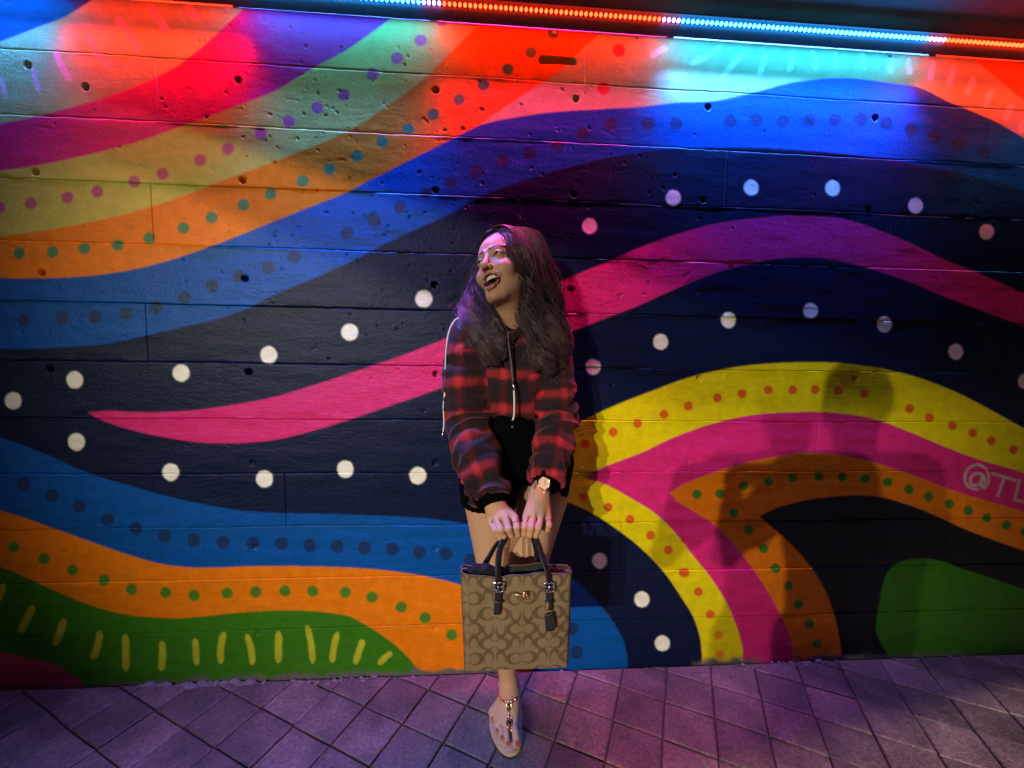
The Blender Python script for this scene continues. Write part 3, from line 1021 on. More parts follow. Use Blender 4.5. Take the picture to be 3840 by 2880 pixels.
woman = empty('person', (.1, -.2, 0))
tag(woman, 'laughing long-haired woman in red plaid jacket gripping a tote bag with both hands', 'person')
SV, SQ, SC_ = [], [], []


def keep(V, Q, col):
    SQ.append(Q + sum(len(v) for v in SV))
    SV.append(V)
    SC_.append(col)


# ---- head and neck
NB = w2loc(A3((1103, 722, -.235)))                 # pit of the neck, under the skin
NBB = w2loc(A3((1108, 700, -.17)))
h = Vol((-.105, -.15, -.34), (.12, .14, .135), .002)
h.ell((0, -.012, .035), (.073, .092, .082), 0)
h.ell((0, .028, .030), (.062, .060, .062), .02)
h.ell((0, .034, -.030), (.061, .058, .066), .02)
h.ell((0, .038, -.088), (.041, .043, .036), .025)
h.ell((0, .072, -.123), (.017, .016, .013), .022)
for s in (-1, 1):
    h.cap((s * .050, -.002, -.052), (s * .021, .056, -.114), .016, .014, .024)
    h.ell((s * .038, .061, -.043), (.025, .023, .023), .018)
    h.cap((s * .012, .0865, .019), (s * .045, .069, .020), .0075, .006, .012)
    h.ell((s * .069, -.016, -.015), (.009, .017, .028), .008)
h.cap((0, .083, .010), (0, .107, -.034), .0060, .0085, .011)
h.ell((0, .108, -.0395), (.0105, .0105, .0095), .006)
for s in (-1, 1):
    h.ell((s * .0118, .0985, -.043), (.0085, .009, .0075), .005)
    h.ell((s * .032, .0935, .000), (.017, .0115, .0095), .009, 'sub')
    h.ell((s * .0315, .0760, -.001), (.0140, .0135, .0135), .004)
    h.cap((s * .0215, .099, -.046), (s * .037, .082, -.078), .0028, .0022, .007, 'sub')
    h.cap((s * .0066, .108, -.0545), (s * .0062, .101, -.045), .0034, .003, .0015, 'sub')
h.cap(w2loc(loc2w((0, -.018, -.06))), NBB, .047, .050, .03)
h.cap((0, .005, -.09), NB + np.array([0, -.03, 0]), .040, .046, .03)
for sx, sy in ((1000, 735), (1210, 735)):
    h.cap(NBB, w2loc(A3((sx, sy, -.2))), .05, .055, .04)
h.ell(w2loc(A3((1103, 790, -.19))), .078, .05)
ML = [(-.030, .0785, -.064), (-.019, .0905, -.0645), (-.007, .0965, -.0630), (0, .0970, -.0642), (.007, .0965, -.0630), (.019, .0905, -.0645), (.030, .0785, -.064)]
LL = [(-.030, .0785, -.065), (-.0225, .0850, -.089), (-.010, .0900, -.1015), (0, .0910, -.1035), (.010, .0900, -.1015), (.0225, .0850, -.089), (.030, .0785, -.065)]
h.chain(ML, [.0018, .0028, .0034, .0032, .0034, .0028, .0018], .006)
h.chain(LL, [.0018, .0030, .0038, .0040, .0038, .0030, .0018], .007)
h.ell((0, .090, -.0815), (.0258, .030, .0178), .003, 'sub')
for s in (-1, 1):
    rz = R(-8 * s)
    h.ell((s * .0320, .0935, -.0025), (.0125, .012, .0026), .001, 'sub', rot=[[math.cos(rz), 0, -math.sin(rz)], [0, 1, 0], [math.sin(rz), 0, math.cos(rz)]])
V, Q = h.nets(1)
c = np.tile(SKIN, (len(V), 1))
x, y, z = V[:, 0], V[:, 1], V[:, 2]
ax_ = np.abs(x)


def dist_chain(V, pts):
    d = np.full(len(V), 9.)
    P = np.asarray(pts)
    for a, b in zip(P[:-1], P[1:]):
        ab = b - a
        t = np.clip(((V - a) @ ab) / (ab @ ab), 0, 1)
        d = np.minimum(d, np.linalg.norm(V - a - t[:, None] * ab, axis=1))
    return d


def dist_flat(V, pts):
    W = V.copy()
    W[:, 1] = 0
    return dist_chain(W, [(p[0], 0, p[2]) for p in pts])


def blend(c, m, col):
    return c * (1 - m[:, None]) + np.asarray(col) * m[:, None]


c = blend(c, sstep(.030, .006, np.hypot(ax_ - .04, z + .035)) * (y > .03) * .25, (.55, .22, .15))
lip = np.minimum(dist_flat(V, ML), dist_flat(V, LL))
c = blend(c, sstep(.0062, .0042, lip) * (y > .070) * .75, (.43, .16, .135))
inside = (((x / .028)**2 + ((z + .082) / .0200)**2) < 1) & (y < .087) & (y > .04)
c = blend(c, inside.astype(float), (.10, .018, .015))
for s in (-1, 1):
    br = [(s * .0135, .093, .0195), (s * .026, .090, .0255), (s * .038, .083, .0265), (s * .050, .068, .0195)]
    c = blend(c, sstep(.0060, .0040, dist_flat(V, br)) * (y > .05) * .95, (.016, .009, .007))
    ey = [(s * .0185, .085, -.0045), (s * .025, .0895, .0010), (s * .033, .0895, .0025), (s * .041, .0845, .0005), (s * .0475, .0765, -.001)]
    c = blend(c, sstep(.0034, .0018, dist_flat(V, ey)) * (y > .06), (.012, .008, .008))
    el = [(s * .021, .086, -.0062), (s * .032, .089, -.0066), (s * .044, .081, -.0035)]
    c = blend(c, sstep(.0020, .0008, dist_flat(V, el)) * (y > .06) * .5, (.03, .015, .012))
    c = blend(c, sstep(.0052, .0030, dist_chain(V, [(s * .0066, .106, -.052), (s * .0064, .099, -.045)])), (.05, .018, .012))
keep(loc2w(V), Q, c)

# ---- hands: four unequal curled fingers and a thumb behind, closed on the bag straps
def z7(zx, zy, Y):
    return A3(((1760 + zx / 5.185) / 1.736, (1740 + zy / 5.185) / 1.736, Y))


def hand(wr, fa, mcps, pips, dips, rads, thumb, h=.0017):
    pts = np.array([wr, fa] + mcps + pips + dips + thumb)
    lo, hi = pts.min(0) - .035, pts.max(0) + .035
    v = Vol(lo, hi, h)
    v.cap(fa, wr, .027, .0235, .0)
    mid = sum(mcps) / 4
    for i, m in enumerate(mcps):
        v.cap(wr + (m - wr) * .12 + (m - mid) * .25, m, .0165, .0108, .014)
    v.cap(wr, mid + np.array([0, .016, .004]), .020, .016, .015)
    for m, p, d, r in zip(mcps, pips, dips, rads):
        dr = nrm(p - m)
        bk = nrm(np.array([0, .9, -.25]) + .25 * dr)
        t1 = d + bk * .018
        t2 = t1 + nrm(np.array([0, .7, .75])) * .015
        g = Vol(np.minimum.reduce([m, p, d, t2]) - .02, np.maximum.reduce([m, p, d, t2]) + .02, h)
        # each finger blended by itself, then joined hard so that the gaps stay
        sl, X, Y, Z = v.win(g.lo, g.lo + (g.n - 1) * h, 0)
        f = Vol(v.lo, v.lo + (v.n - 1) * h, h)
        f.chain([m, p, d, t1, t2], [r * 1.18, r * 1.04, r * .96, r * .9, r * .8], .002)
        f.ell(p, r * 1.08, .003)
        n = tuple(slice(0, min(a, b)) for a, b in zip(v.d.shape, f.d.shape))
        o, d2 = v.d[n], f.d[n]
        kk = .0016
        hh = np.clip(.5 + .5 * (o - d2) / kk, 0, 1)
        v.d[n] = o * (1 - hh) + d2 * hh - kk * hh * (1 - hh)
    v.chain(thumb, [.0125, .0105, .009, .0078], .004)
    for i in range(3):                              # shallow grooves between the knuckles
        a, b = mcps[i], mcps[i + 1]
        v.cap((a + b) / 2 + np.array([0, -.010, .004]), (a + b) / 2 + np.array([0, -.010, -.012]), .003, .0035, .004, 'sub')
    V, Q = v.nets(1)
    c = np.tile(SKIN, (len(V), 1))
    for p in pips:
        c = blend(c, sstep(.010, .003, np.linalg.norm(V - p - np.array([0, -.006, 0]), axis=1)) * .25, (.42, .19, .12))
    keep(V, Q, c)


WR1, FA1 = z7(500, 800, -.435), z7(395, 600, -.395)
mc1 = [z7(385, 1075, -.468), z7(520, 1070, -.478), z7(700, 1040, -.482), z7(880, 1045, -.478)]
pi1 = [z7(500, 1290, -.502), z7(615, 1290, -.512), z7(765, 1270, -.515), z7(925, 1245, -.510)]
di1 = [z7(600, 1440, -.500), z7(675, 1400, -.508), z7(815, 1385, -.511), z7(945, 1370, -.506)]
hand(WR1, FA1, mc1, pi1, di1, [.0076, .0083, .0086, .0082],
     [z7(800, 950, -.440), z7(900, 1120, -.452), z7(940, 1260, -.470), z7(930, 1350, -.478)])
WR2, FA2 = z7(1370, 520, -.425), z7(1440, 330, -.385)
mc2 = [z7(1105, 1020, -.478), z7(1240, 1010, -.482), z7(1390, 1030, -.478), z7(1530, 1060, -.466)]
pi2 = [z7(1075, 1230, -.510), z7(1205, 1245, -.515), z7(1345, 1240, -.512), z7(1550, 1190, -.495)]
di2 = [z7(1065, 1365, -.506), z7(1180, 1385, -.511), z7(1295, 1390, -.508), z7(1525, 1275, -.492)]
hand(WR2, FA2, mc2, pi2, di2, [.0082, .0086, .0083, .0076],
     [z7(1180, 920, -.440), z7(1090, 1100, -.452), z7(1050, 1250, -.470), z7(1060, 1350, -.478)])

# ---- legs: her right leg stands, the left knee is lifted forward with that foot back against the wall
HPR, KNR, ANR = A3((1050, 1010, -.205)), np.array([.055, -.215, .455]), np.array([.096, -.160, .085])
HPL, KNL, ANL = A3((1178, 1010, -.205)), np.array([.114, -.390, .598]), np.array([.165, -.115, .305])


def legs(v):
    v.cap(HPR, KNR, .082, .050, .02)
    v.cap(HPR + (0, .01, -.10), KNR, .076, .050, .02)
    v.cap(KNR, ANR, .048, .030, .02)
    v.ell(KNR + (0.008, .022, -.13), (.045, .046, .10), .03)
    v.cap(HPL, KNL, .082, .053, .02)
    v.cap(HPL + (0.01, .01, -.08), KNL + (.02, .05, .03), .078, .055, .02)
    v.ell(KNL + (0, -.012, .005), (.046, .034, .05), .02)
    v.cap(KNL, ANL, .048, .030, .02)
    v.ell(KNL * .68 + ANL * .32 + np.array([.004, .018, -.02]), (.045, .05, .08), .03)
    v.cap(ANL, ANL + np.array([.01, .055, .0]), .030, .022, .02)
    v.chain([ANL + np.array([.008, .06, .02]), ANL + np.array([.008, .074, -.06]), ANL + np.array([.006, .088, -.125])], [.026, .024, .014], .015)


lv = Vol((-.15, -.49, .298), (.36, -.012, 1.0), .0035)
legs(lv)
V, Q = lv.nets(2)
c = np.tile(SKIN * np.array([1.0, 1.0, .98]), (len(V), 1))
kd = np.linalg.norm((V - KNL - (0, -.03, 0)), axis=1)
c = blend(c, sstep(.06, .01, kd) * .35, SKIN * (.8, .72, .7))
keep(V, Q, c)
# right foot, flat on the sandal
HE, TO = np.array([.108, -.125, .030]), None
fv = Vol((-.02, -.40, -.005), (.19, -.07, .30), .002)
legs(fv)
SOLE = .016


def gp(vx, vy, z=.03):
    return np.asarray(on_ground(vx, vy, z))


toeT = [gp(1117, 1606, .030), gp(1096, 1605, .026), gp(1084, 1592, .025), gp(1073, 1577, .024), gp(1064, 1552, .024)]    # big toe first
toeB = [gp(1109, 1562, .036), gp(1093, 1566, .034), gp(1081, 1561, .033), gp(1072, 1553, .031), gp(1065, 1540, .029)]
rad = [.0125, .0088, .0085, .0083, .0085]
fv.cap(ANR + (0, .012, -.01), HE + (0, .018, 0), .031, .028, .02)
fv.ell(HE + (0, .012, -.002), (.029, .033, .022), .02)
for i, (b, t) in enumerate(zip(toeB, toeT)):
    w = i / 4
    anch = ANR + np.array([.012 - .028 * w, -.030, -.018 - .012 * w])
    fv.cap(anch, b, .028 - .006 * w, (.0165, .0135, .0125, .012, .0115)[i], .016)
fv.cap(HE + (-.012, -.03, -.006), toeB[4] + (0, .01, -.004), .019, .013, .02)
fv.cap(ANR + (0, -.006, .02), ANR + (-.002, -.055, -.018), .028, .024, .02)
for s in (-1, 1):
    fv.ell(ANR + (s * .027, .006, -.012), .011, .015)
for b, t, r in zip(toeB, toeT, rad):
    f = Vol(fv.lo, fv.lo + (fv.n - 1) * .002, .002)
    m = (b * .45 + t * .55) + (0, 0, .005)
    f.chain([b, m, t], [r * 1.02, r * .93, r], .003)
    f.ell(t + (0, 0, .001), (r * 1.04, r * 1.02, r * .86), .003)
    o, d2 = fv.d, f.d[:fv.d.shape[0], :fv.d.shape[1], :fv.d.shape[2]]
    kk = .002
    hh = np.clip(.5 + .5 * (o - d2) / kk, 0, 1)
    fv.d = o * (1 - hh) + d2 * hh - kk * hh * (1 - hh)
_, _, Zs = np.ix_(*fv.ax)
fv.d = np.maximum(fv.d, SOLE - Zs)                  # the sole lies flat
V, Q = fv.nets(1)
c = np.tile(SKIN, (len(V), 1))
for t, r in zip(toeT, rad):
    d = np.linalg.norm((V - t - np.array([0, -r * .62, r * .62])) * (1, 1, 1), axis=1)
    c = blend(c, sstep(r * .78, r * .6, d), (.30, .035, .04))
keep(V, Q, c)
me = mesh_np('body', np.concatenate(SV), np.concatenate(SQ), True)
set_col(me, 'tone', np.concatenate(SC_))
add('body', me, M_SKIN, woman)

# eyes and teeth
for s in (-1, 1):
    ec = np.array([s * .0315, .0760, -.001])
    mb = MB()
    mb.ball((0, 0, 0), .0128, 20, 16)
    me = mb.mesh('eyeball', True)
    co = np.array([v.co for v in me.vertices])
    look = nrm(np.array([-.16, 1, .0]))
    a = np.degrees(np.arccos(np.clip(co @ look / .0128, -1, 1)))
    cc = np.tile(np.array([.62, .58, .56]), (len(co), 1))
    cc[a < 33] = (.022, .012, .009)
    set_col(me, 'tone', cc)
    M_EYE = bpy.data.materials.get('eye') or attr_mat('eye', 'tone', rough=.12, var=0, bump=0)
    o = add('eyeball', me, M_EYE, woman)
    me.transform(Matrix.Translation(Vector(HO)) @ Matrix(HM.tolist()).to_4x4() @ Matrix.Translation(Vector(ec)))
M_TOOTH = plain('tooth', (.80, .74, .64), .25)
mb = MB()
for i in range(10):
    a = (i - 4.5) / 4.5
    px, py = .0225 * a, .0895 - .013 * abs(a)**2.2
    rz = -a * .75
    hgt = (.0092, .0088, .0092, .008, .0068)[int(abs(i - 4.5))]
    Mz = np.array([[math.cos(rz), -math.sin(rz), 0], [math.sin(rz), math.cos(rz), 0], [0, 0, 1]])
    mb.box((px, py - .004, -.0650 - hgt * .5 + .0030 * abs(a)**2), (.0049, .0040, hgt * 1.15), Mz)
for i in range(8):
    a = (i - 3.5) / 3.5
    mb.ball((.0165 * a, .0870 - .010 * abs(a)**2, -.1005 + .006 * abs(a)**2), (.0023, .002, .0042), 8, 6)
me = mb.mesh('teeth', True)
me.transform(Matrix.Translation(Vector(HO)) @ Matrix(HM.tolist()).to_4x4())
add('teeth', me, M_TOOTH, woman)

# ---- hooded plaid jacket
S1, EL1, W1 = A3((1010, 738, -.215)), A3((1014, 905, -.245)), A3((1055, 1058, -.400))
S2, EL2, W2 = A3((1196, 738, -.215)), A3((1203, 900, -.235)), A3((1183, 1022, -.375))


def arm_uv(P, S, E, W):
    P = np.asarray(P)
    out = []
    L1 = np.linalg.norm(E - S)
    for a, b, u0 in ((S, E, 0), (E, W, L1)):
        ab = b - a
        L = np.linalg.norm(ab)
        t = ((P - a) @ ab) / (L * L)
        tc = np.clip(t, -.15 if u0 == 0 else 0, 1.12 if u0 else 1)
        q = P - a - tc[..., None] * ab
        e1 = nrm(np.cross(W - S, (0, 1, 0.01)))
        e2 = nrm(np.cross(W - S, e1))
        out.append((np.linalg.norm(q, axis=-1), u0 + tc * L, np.arctan2(q @ e2, q @ e1)))
    m = out[0][0] < out[1][0]
    return [np.where(m, a, b) for a, b in zip(*out)]


jv = Vol((-.19, -.49, .84), (.38, -.07, 1.44), .0034)
TC = A3((1104, 800, -.195))
jv.ell(TC + (0, .0, .03), (.135, .098, .17), 0)
jv.ell(TC + (0, -.012, -.02), (.132, .098, .12), .03)
jv.cap(A3((1015, 728, -.2)), A3((1190, 728, -.2)), .062, .062, .05)
jv.ell(A3((1104, 880, -.205)), (.115, .092, .078), .03)
tors = jv.d.copy()
jv.chain([S1, EL1 * .5 + S1 * .5 + (-.008, 0, 0), EL1], [.066, .074, .072], .010)
jv.chain([EL1, EL1 * .5 + W1 * .5 + (-.004, -.004, -.006), W1], [.070, .070, .058], .015)
jv.chain([S2, EL2 * .5 + S2 * .5, EL2], [.062, .062, .063], .010)
jv.chain([EL2, EL2 * .5 + W2 * .5 + (.002, -.004, -.004), W2], [.063, .061, .052], .015)
# V at the neck, then the collar and hood bunched round it
NP = A3((1102, 730, -.312))
jv.cap(A3((1103, 640, -.27)), A3((1103, 672, -.285)), .064, .052, .004, 'sub')
jv.cap(A3((1103, 672, -.285)), A3((1102, 722, -.325)), .050, .014, .004, 'sub')
for pts, rr in (([A3((1052, 688, -.235)), A3((1078, 709, -.285)), NP], [.018, .011, .006]), ([A3((1158, 688, -.235)), A3((1130, 709, -.285)), NP], [.020, .012, .006]),
                ([A3((1052, 688, -.22)), A3((1070, 676, -.12)), A3((1140, 676, -.12)), A3((1158, 688, -.22))], [.026, .04, .04, .026])):
    jv.chain(pts, rr, .012)
GX, GY, GZ = jv.grid()
band = np.abs(jv.d) < .03
Pb = np.stack([GX[band], GY[band], GZ[band]], -1)
NF, NG = Noise2(21), Noise2(22)
db = jv.d[band].copy()
for S, E, W, sd in ((S1, EL1, W1, 0), (S2, EL2, W2, 40)):
    r, u, th = arm_uv(Pb, S, E, W)
    near = sstep(.105, .07, r)
    L1 = np.linalg.norm(E - S)
    n = NF(u * 19 + sd + np.sin(th * 1.0 + sd) * .9, th * .55 + sd) + .55 * NG(u * 42 + sd, th * 1.1)
    rid = 1 - np.abs(n) * 1.5
    amp = .0095 + .0085 * np.exp(-((u - L1) / .07)**2) + .009 * sstep(L1 + .10, L1 + .22, u)
    db -= near * amp * (rid - .35)
n = NF(Pb[:, 0] * 11 + Pb[:, 2] * 5, Pb[:, 2] * 8 + 60) + .5 * NG(Pb[:, 0] * 26, Pb[:, 2] * 18 - Pb[:, 0] * 12)
r1, r2 = arm_uv(Pb, S1, EL1, W1)[0], arm_uv(Pb, S2, EL2, W2)[0]
db -= sstep(.07, .10, np.minimum(r1, r2)) * .0085 * (1 - np.abs(n) * 1.4)
jv.d[band] = db
for W, E in ((W1, EL1), (W2, EL2)):
    dr = nrm(W - E)
    sl, X, Y, Z = jv.win(W - .09, W + .09, .03)
    cut = (X - W[0]) * dr[0] + (Y - W[1]) * dr[1] + (Z - W[2]) * dr[2] - .030
    rr = np.sqrt((X - W[0])**2 + (Y - W[1])**2 + (Z - W[2])**2)
    jv.d[sl] = np.where(rr < .1, np.maximum(jv.d[sl], cut), jv.d[sl])
V, Q = jv.nets(2)
a1, a2 = arm_uv(V, S1, EL1, W1), arm_uv(V, S2, EL2, W2)
dt = np.sqrt(((V - TC) / (.14, .11, .2))**2 @ np.ones(3))
PU_ = np.c_[V[:, 2] * 1.0 + .012 * NF(V[:, 0] * 9, V[:, 2] * 5), V[:, 0]]
xl = np.interp(V[:, 2], [1.06, 1.28, 1.40], [A3((1066, 900, -.28))[0], A3((1046, 790, -.28))[0], A3((1040, 700, -.26))[0]])
xr = np.interp(V[:, 2], [1.06, 1.28, 1.40], [A3((1148, 900, -.28))[0], A3((1170, 790, -.28))[0], A3((1178, 700, -.26))[0]])
for a, off in ((a1, .02), (a2, .055)):
    o_ = a2 if a is a1 else a1
    m = (a[0] < .12) & (a[0] < o_[0]) & (((V[:, 0] < xl) if a is a1 else (V[:, 0] > xr)) | (V[:, 2] < 1.065))
    PU_[m, 0] = 1.34 - a[1][m] + off
    PU_[m, 1] = a[2][m] * .066 + off
col_ = dist_chain(V, [A3((1052, 688, -.24)), A3((1078, 709, -.29)), NP, A3((1130, 709, -.29)), A3((1158, 688, -.24))]) < .021
PU_[col_] = (.4 * .104, .2 * .090)
me = mesh_np('jacket', V, Q, True)
cc = np.c_[PU_, V[:, 0] * 0]
set_col(me, 'weave', cc)
m, nt, b = new_mat('plaid_flannel')
b.inputs['Roughness'].default_value = .88
b.inputs['Specular IOR Level'].default_value = .2
b.inputs['Sheen Weight'].default_value = .25
b.inputs['Sheen Tint'].default_value = (1, .3, .3, 1)
va = nnode(nt, 'ShaderNodeVertexColor')
va.layer_name = 'weave'
sp = nnode(nt, 'ShaderNodeSeparateXYZ')
nt.links.new(va.outputs[0], sp.inputs[0])
tcn = nnode(nt, 'ShaderNodeTexCoord')
nz = nnode(nt, 'ShaderNodeTexNoise', Scale=160, Detail=6.0)
nt.links.new(tcn.outputs['Object'], nz.inputs['Vector'])


def band_node(sock, period, ph, width, soft):
    """1 inside the coloured stripes, 0 between, with a fuzzy flannel edge"""
    a = nnode(nt, 'ShaderNodeMath', operation='MULTIPLY_ADD')
    nt.links.new(sock, a.inputs[0])
    a.inputs[1].default_value, a.inputs[2].default_value = 1 / period, ph
    j = nnode(nt, 'ShaderNodeMath', operation='MULTIPLY_ADD')
    nt.links.new(nz.outputs['Fac'], j.inputs[0])
    j.inputs[1].default_value = .20
    nt.links.new(a.outputs[0], j.inputs[2])
    f = nnode(nt, 'ShaderNodeMath', operation='PINGPONG')
    nt.links.new(j.outputs[0], f.inputs[0])
    f.inputs[1].default_value = .5
    r = nnode(nt, 'ShaderNodeMapRange', interpolation_type='SMOOTHSTEP')
    r.inputs['From Min'].default_value, r.inputs['From Max'].default_value = width + soft, width - soft
    nt.links.new(f.outputs[0], r.inputs['Value'])
    return r.outputs[0]


hb = band_node(sp.outputs[0], .104, .10, .15, .105)
vb = band_node(sp.outputs[1], .090, .30, .12, .085)
ad = nnode(nt, 'ShaderNodeMath', operation='MULTIPLY_ADD')
nt.links.new(vb, ad.inputs[0])
ad.inputs[1].default_value = .36
mu = nnode(nt, 'ShaderNodeMath', operation='MULTIPLY')
nt.links.new(hb, mu.inputs[0])
mu.inputs[1].default_value = .60
nt.links.new(mu.outputs[0], ad.inputs[2])
rp = nnode(nt, 'ShaderNodeValToRGB')
e = rp.color_ramp.elements
e[0].position, e[0].color = 0, (.010, .007, .010, 1)
e[1].position, e[1].color = 1, (.40, .024, .030, 1)
for p, col in ((.36, (.050, .007, .010, 1)), (.62, (.20, .012, .018, 1))):
    q = e.new(p)
    q.color = col
nt.links.new(ad.outputs[0], rp.inputs[0])
nt.links.new(rp.outputs[0], b.inputs['Base Color'])
bn = nnode(nt, 'ShaderNodeTexNoise', Scale=420, Detail=3.0)
nt.links.new(tcn.outputs['Object'], bn.inputs['Vector'])
bp = nnode(nt, 'ShaderNodeBump')
bp.inputs['Strength'].default_value, bp.inputs['Distance'].default_value = .5, .002
nt.links.new(bn.outputs['Fac'], bp.inputs['Height'])
nt.links.new(bp.outputs[0], b.inputs['Normal'])
jacket = add('jacket', me, m, woman)

# ribbed black cuffs
for W, E, HW, rr in ((W1, EL1, WR1, .041), (W2, EL2, WR2, .037)):
    d = nrm(W - E)
    p0 = W + d * .018
    p1 = HW * .72 + (W + d * .05) * .28 if False else W + d * .052
    mb = MB()
    n = 48
    rows = []
    e1 = nrm(np.cross(d, (0, 1, .01)))
    e2 = np.cross(d, e1)
    for i, (t, s) in enumerate(((0, 1.22), (.2, 1.18), (.5, 1.06), (.8, .98), (1, .95), (1.02, .85), (.7, .82))):
        for j in range(n):
            a = 2 * math.pi * j / n
            r = rr * s * (1 + .05 * math.cos(a * 12) + .05 * math.sin(a * 3 + t * 4))
            rows.append(p0 + (p1 - p0) * t + r * (math.cos(a) * e1 + math.sin(a) * e2))
    F = [[i * n + j, i * n + (j + 1) % n, (i + 1) * n + (j + 1) % n, (i + 1) * n + j] for i in range(6) for j in range(n)]
    mb.put(np.array(rows), np.array(F))
    mb.build('cuff', M_BLACK, jacket, True)
# zip and draw cords with metal tips
mb = MB()
zp = spline([A3((1101, 728, -.322)), A3((1104, 760, -.322)), A3((1108, 800, -.322)), A3((1110, 828, -.32))], 5)
mb.tube(zp, .0026, 6)
mb.build('zip', plain('dark_zip', (.07, .055, .06), .5, .3), jacket, True)
cp = [A3(a) for a in ((1098, 716, -.322), (1099, 745, -.333), (1104, 785, -.336), (1108, 826, -.335))]
mb = MB()
mb.tube(spline(cp, 6), .0021, 7)
mb.build('drawcord', plain('grey_cord', (.10, .085, .09), .8, var=.1, vscale=200), jacket, True)
mb = MB()
mb.tube([A3((1108, 824, -.335)), A3((1110, 838, -.3355)), A3((1110.5, 843, -.3355))], [.0034, .0036, .003], 10)
mb.build('cord_tip', M_STEEL, jacket, True)
mb = MB()
mb.tube(spline([A3((1110, 842, -.335)), A3((1111, 870, -.334)), A3((1110, 900, -.333)), A3((1107, 908, -.333))], 5), [.0026] * 15 + [.002], 7)
mb.build('drawcord', M_CORD, jacket, True)
mb = MB()
sidec = spline([A3(a) for a in ((1000, 685, -.245), (984, 690, -.26), (971, 712, -.265), (963, 760, -.275), (962, 810, -.272), (961, 850, -.268), (958, 885, -.265), (959, 915, -.262), (957, 936, -.262))], 6)
mb.tube(sidec, [.0020 if i < 25 else .0034 if i < 36 else .0022 for i in range(len(sidec))], 7)
mb.build('drawcord', M_CORD, jacket, True)
mb = MB()
mb.tube([A3((957, 932, -.262)), A3((956, 947, -.262))], .0034, 10)
mb.build('cord_tip', M_STEEL, jacket, True)

# ---- black top and shorts with a ruffled hem
sv = Vol((-.16, -.40, .78), (.37, -.02, 1.16), .0036)
WA = A3((1108, 905, -.205))
sv.ell(WA + (0, 0, -.005), (.094, .080, .075), 0)
sv.cap(WA + (0, 0, -.02), A3((1112, 985, -.205)), .098, .115, .04)
sv.cap(A3((1070, 985, -.205)), A3((1155, 985, -.205)), .098, .098, .04)
sv.cap(HPR + (0, 0, .02), HPR + (KNR - HPR) * .20, .096, .093, .04)
sv.cap(HPL + (0, 0, .02), HPL + (KNL - HPL) * .13, .096, .092, .04)
GX, GY, GZ = sv.grid()
ruf = .0035 * np.sin(np.arctan2(GY + .2, GX - .02) * 26) * sstep(.90, .82, GZ)
sv.d = sv.d + ruf.astype(np.float32)
# hems, cut square to each thigh
mid = (HPR[0] + HPL[0]) / 2
for hp, kn, L, sd in ((HPR, KNR, .128, -1), (HPL, KNL, .085, 1)):
    dr = nrm(kn - hp)
    cut = (GX - hp[0]) * dr[0] + (GY - hp[1]) * dr[1] + (GZ - hp[2]) * dr[2] - L - .004 * np.sin(GX * 160 + GY * 90)
    m = (GX - mid) * sd > -.0
    sv.d = np.where(m, np.maximum(sv.d, cut), sv.d).astype(np.float32)
V, Q = sv.nets(2)
add('shorts', mesh_np('shorts', V, Q, True), M_BLACK, woman)
mb = MB()
mb.ball(A3((1107, 922, -.305)), (.0045, .003, .0045), 10, 6)
mb.build('button', plain('dark_button', (.10, .10, .11), .4, .5), woman, True)

# ---- hair: a dark under-mass and a few thousand wavy strands
G = []   # guide (x, y, Y, radius) ..., strands


def guide(pts, n, wave=.018):
    G.append((np.array([A3(p[:3]) for p in pts]), np.array([p[3] for p in pts]), n, wave))


# right-hand mass, from the parting over the ear, behind the shoulder and down the front of the jacket
guide([(1079, 500, -.265, .010), (1106, 504, -.278, .020), (1126, 545, -.300, .024), (1134, 595, -.305, .026), (1146, 640, -.29, .026), (1152, 690, -.285, .024), (1158, 745, -.305, .024), (1166, 800, -.31, .014)], 330)
guide([(1082, 498, -.255, .012), (1122, 507, -.255, .022), (1150, 555, -.26, .026), (1158, 610, -.255, .028), (1170, 660, -.25, .032), (1185, 710, -.26, .034), (1192, 755, -.285, .028), (1200, 800, -.295, .012)], 420)
guide([(1086, 497, -.235, .014), (1135, 512, -.225, .026), (1166, 565, -.22, .026), (1178, 620, -.21, .030), (1190, 665, -.215, .025), (1197, 712, -.235, .021), (1201, 755, -.265, .016), (1199, 792, -.275, .008)], 380)
guide([(1082, 500, -.275, .006), (1096, 514, -.306, .011), (1106, 545, -.322, .015), (1112, 585, -.322, .018), (1124, 625, -.305, .020), (1132, 665, -.285, .018), (1142, 705, -.29, .018), (1146, 745, -.305, .012)], 200)
guide([(1120, 560, -.20, .03), (1150, 620, -.19, .035), (1165, 680, -.2, .035), (1180, 730, -.24, .03), (1185, 770, -.27, .016)], 160)
guide([(1165, 640, -.235, .016), (1190, 655, -.235, .015), (1205, 690, -.24, .012), (1213, 735, -.26, .009), (1209, 772, -.27, .006)], 120, .016)
guide([(1140, 660, -.27, .014), (1162, 720, -.30, .016), (1178, 770, -.315, .014), (1190, 810, -.315, .007)], 120, .016)
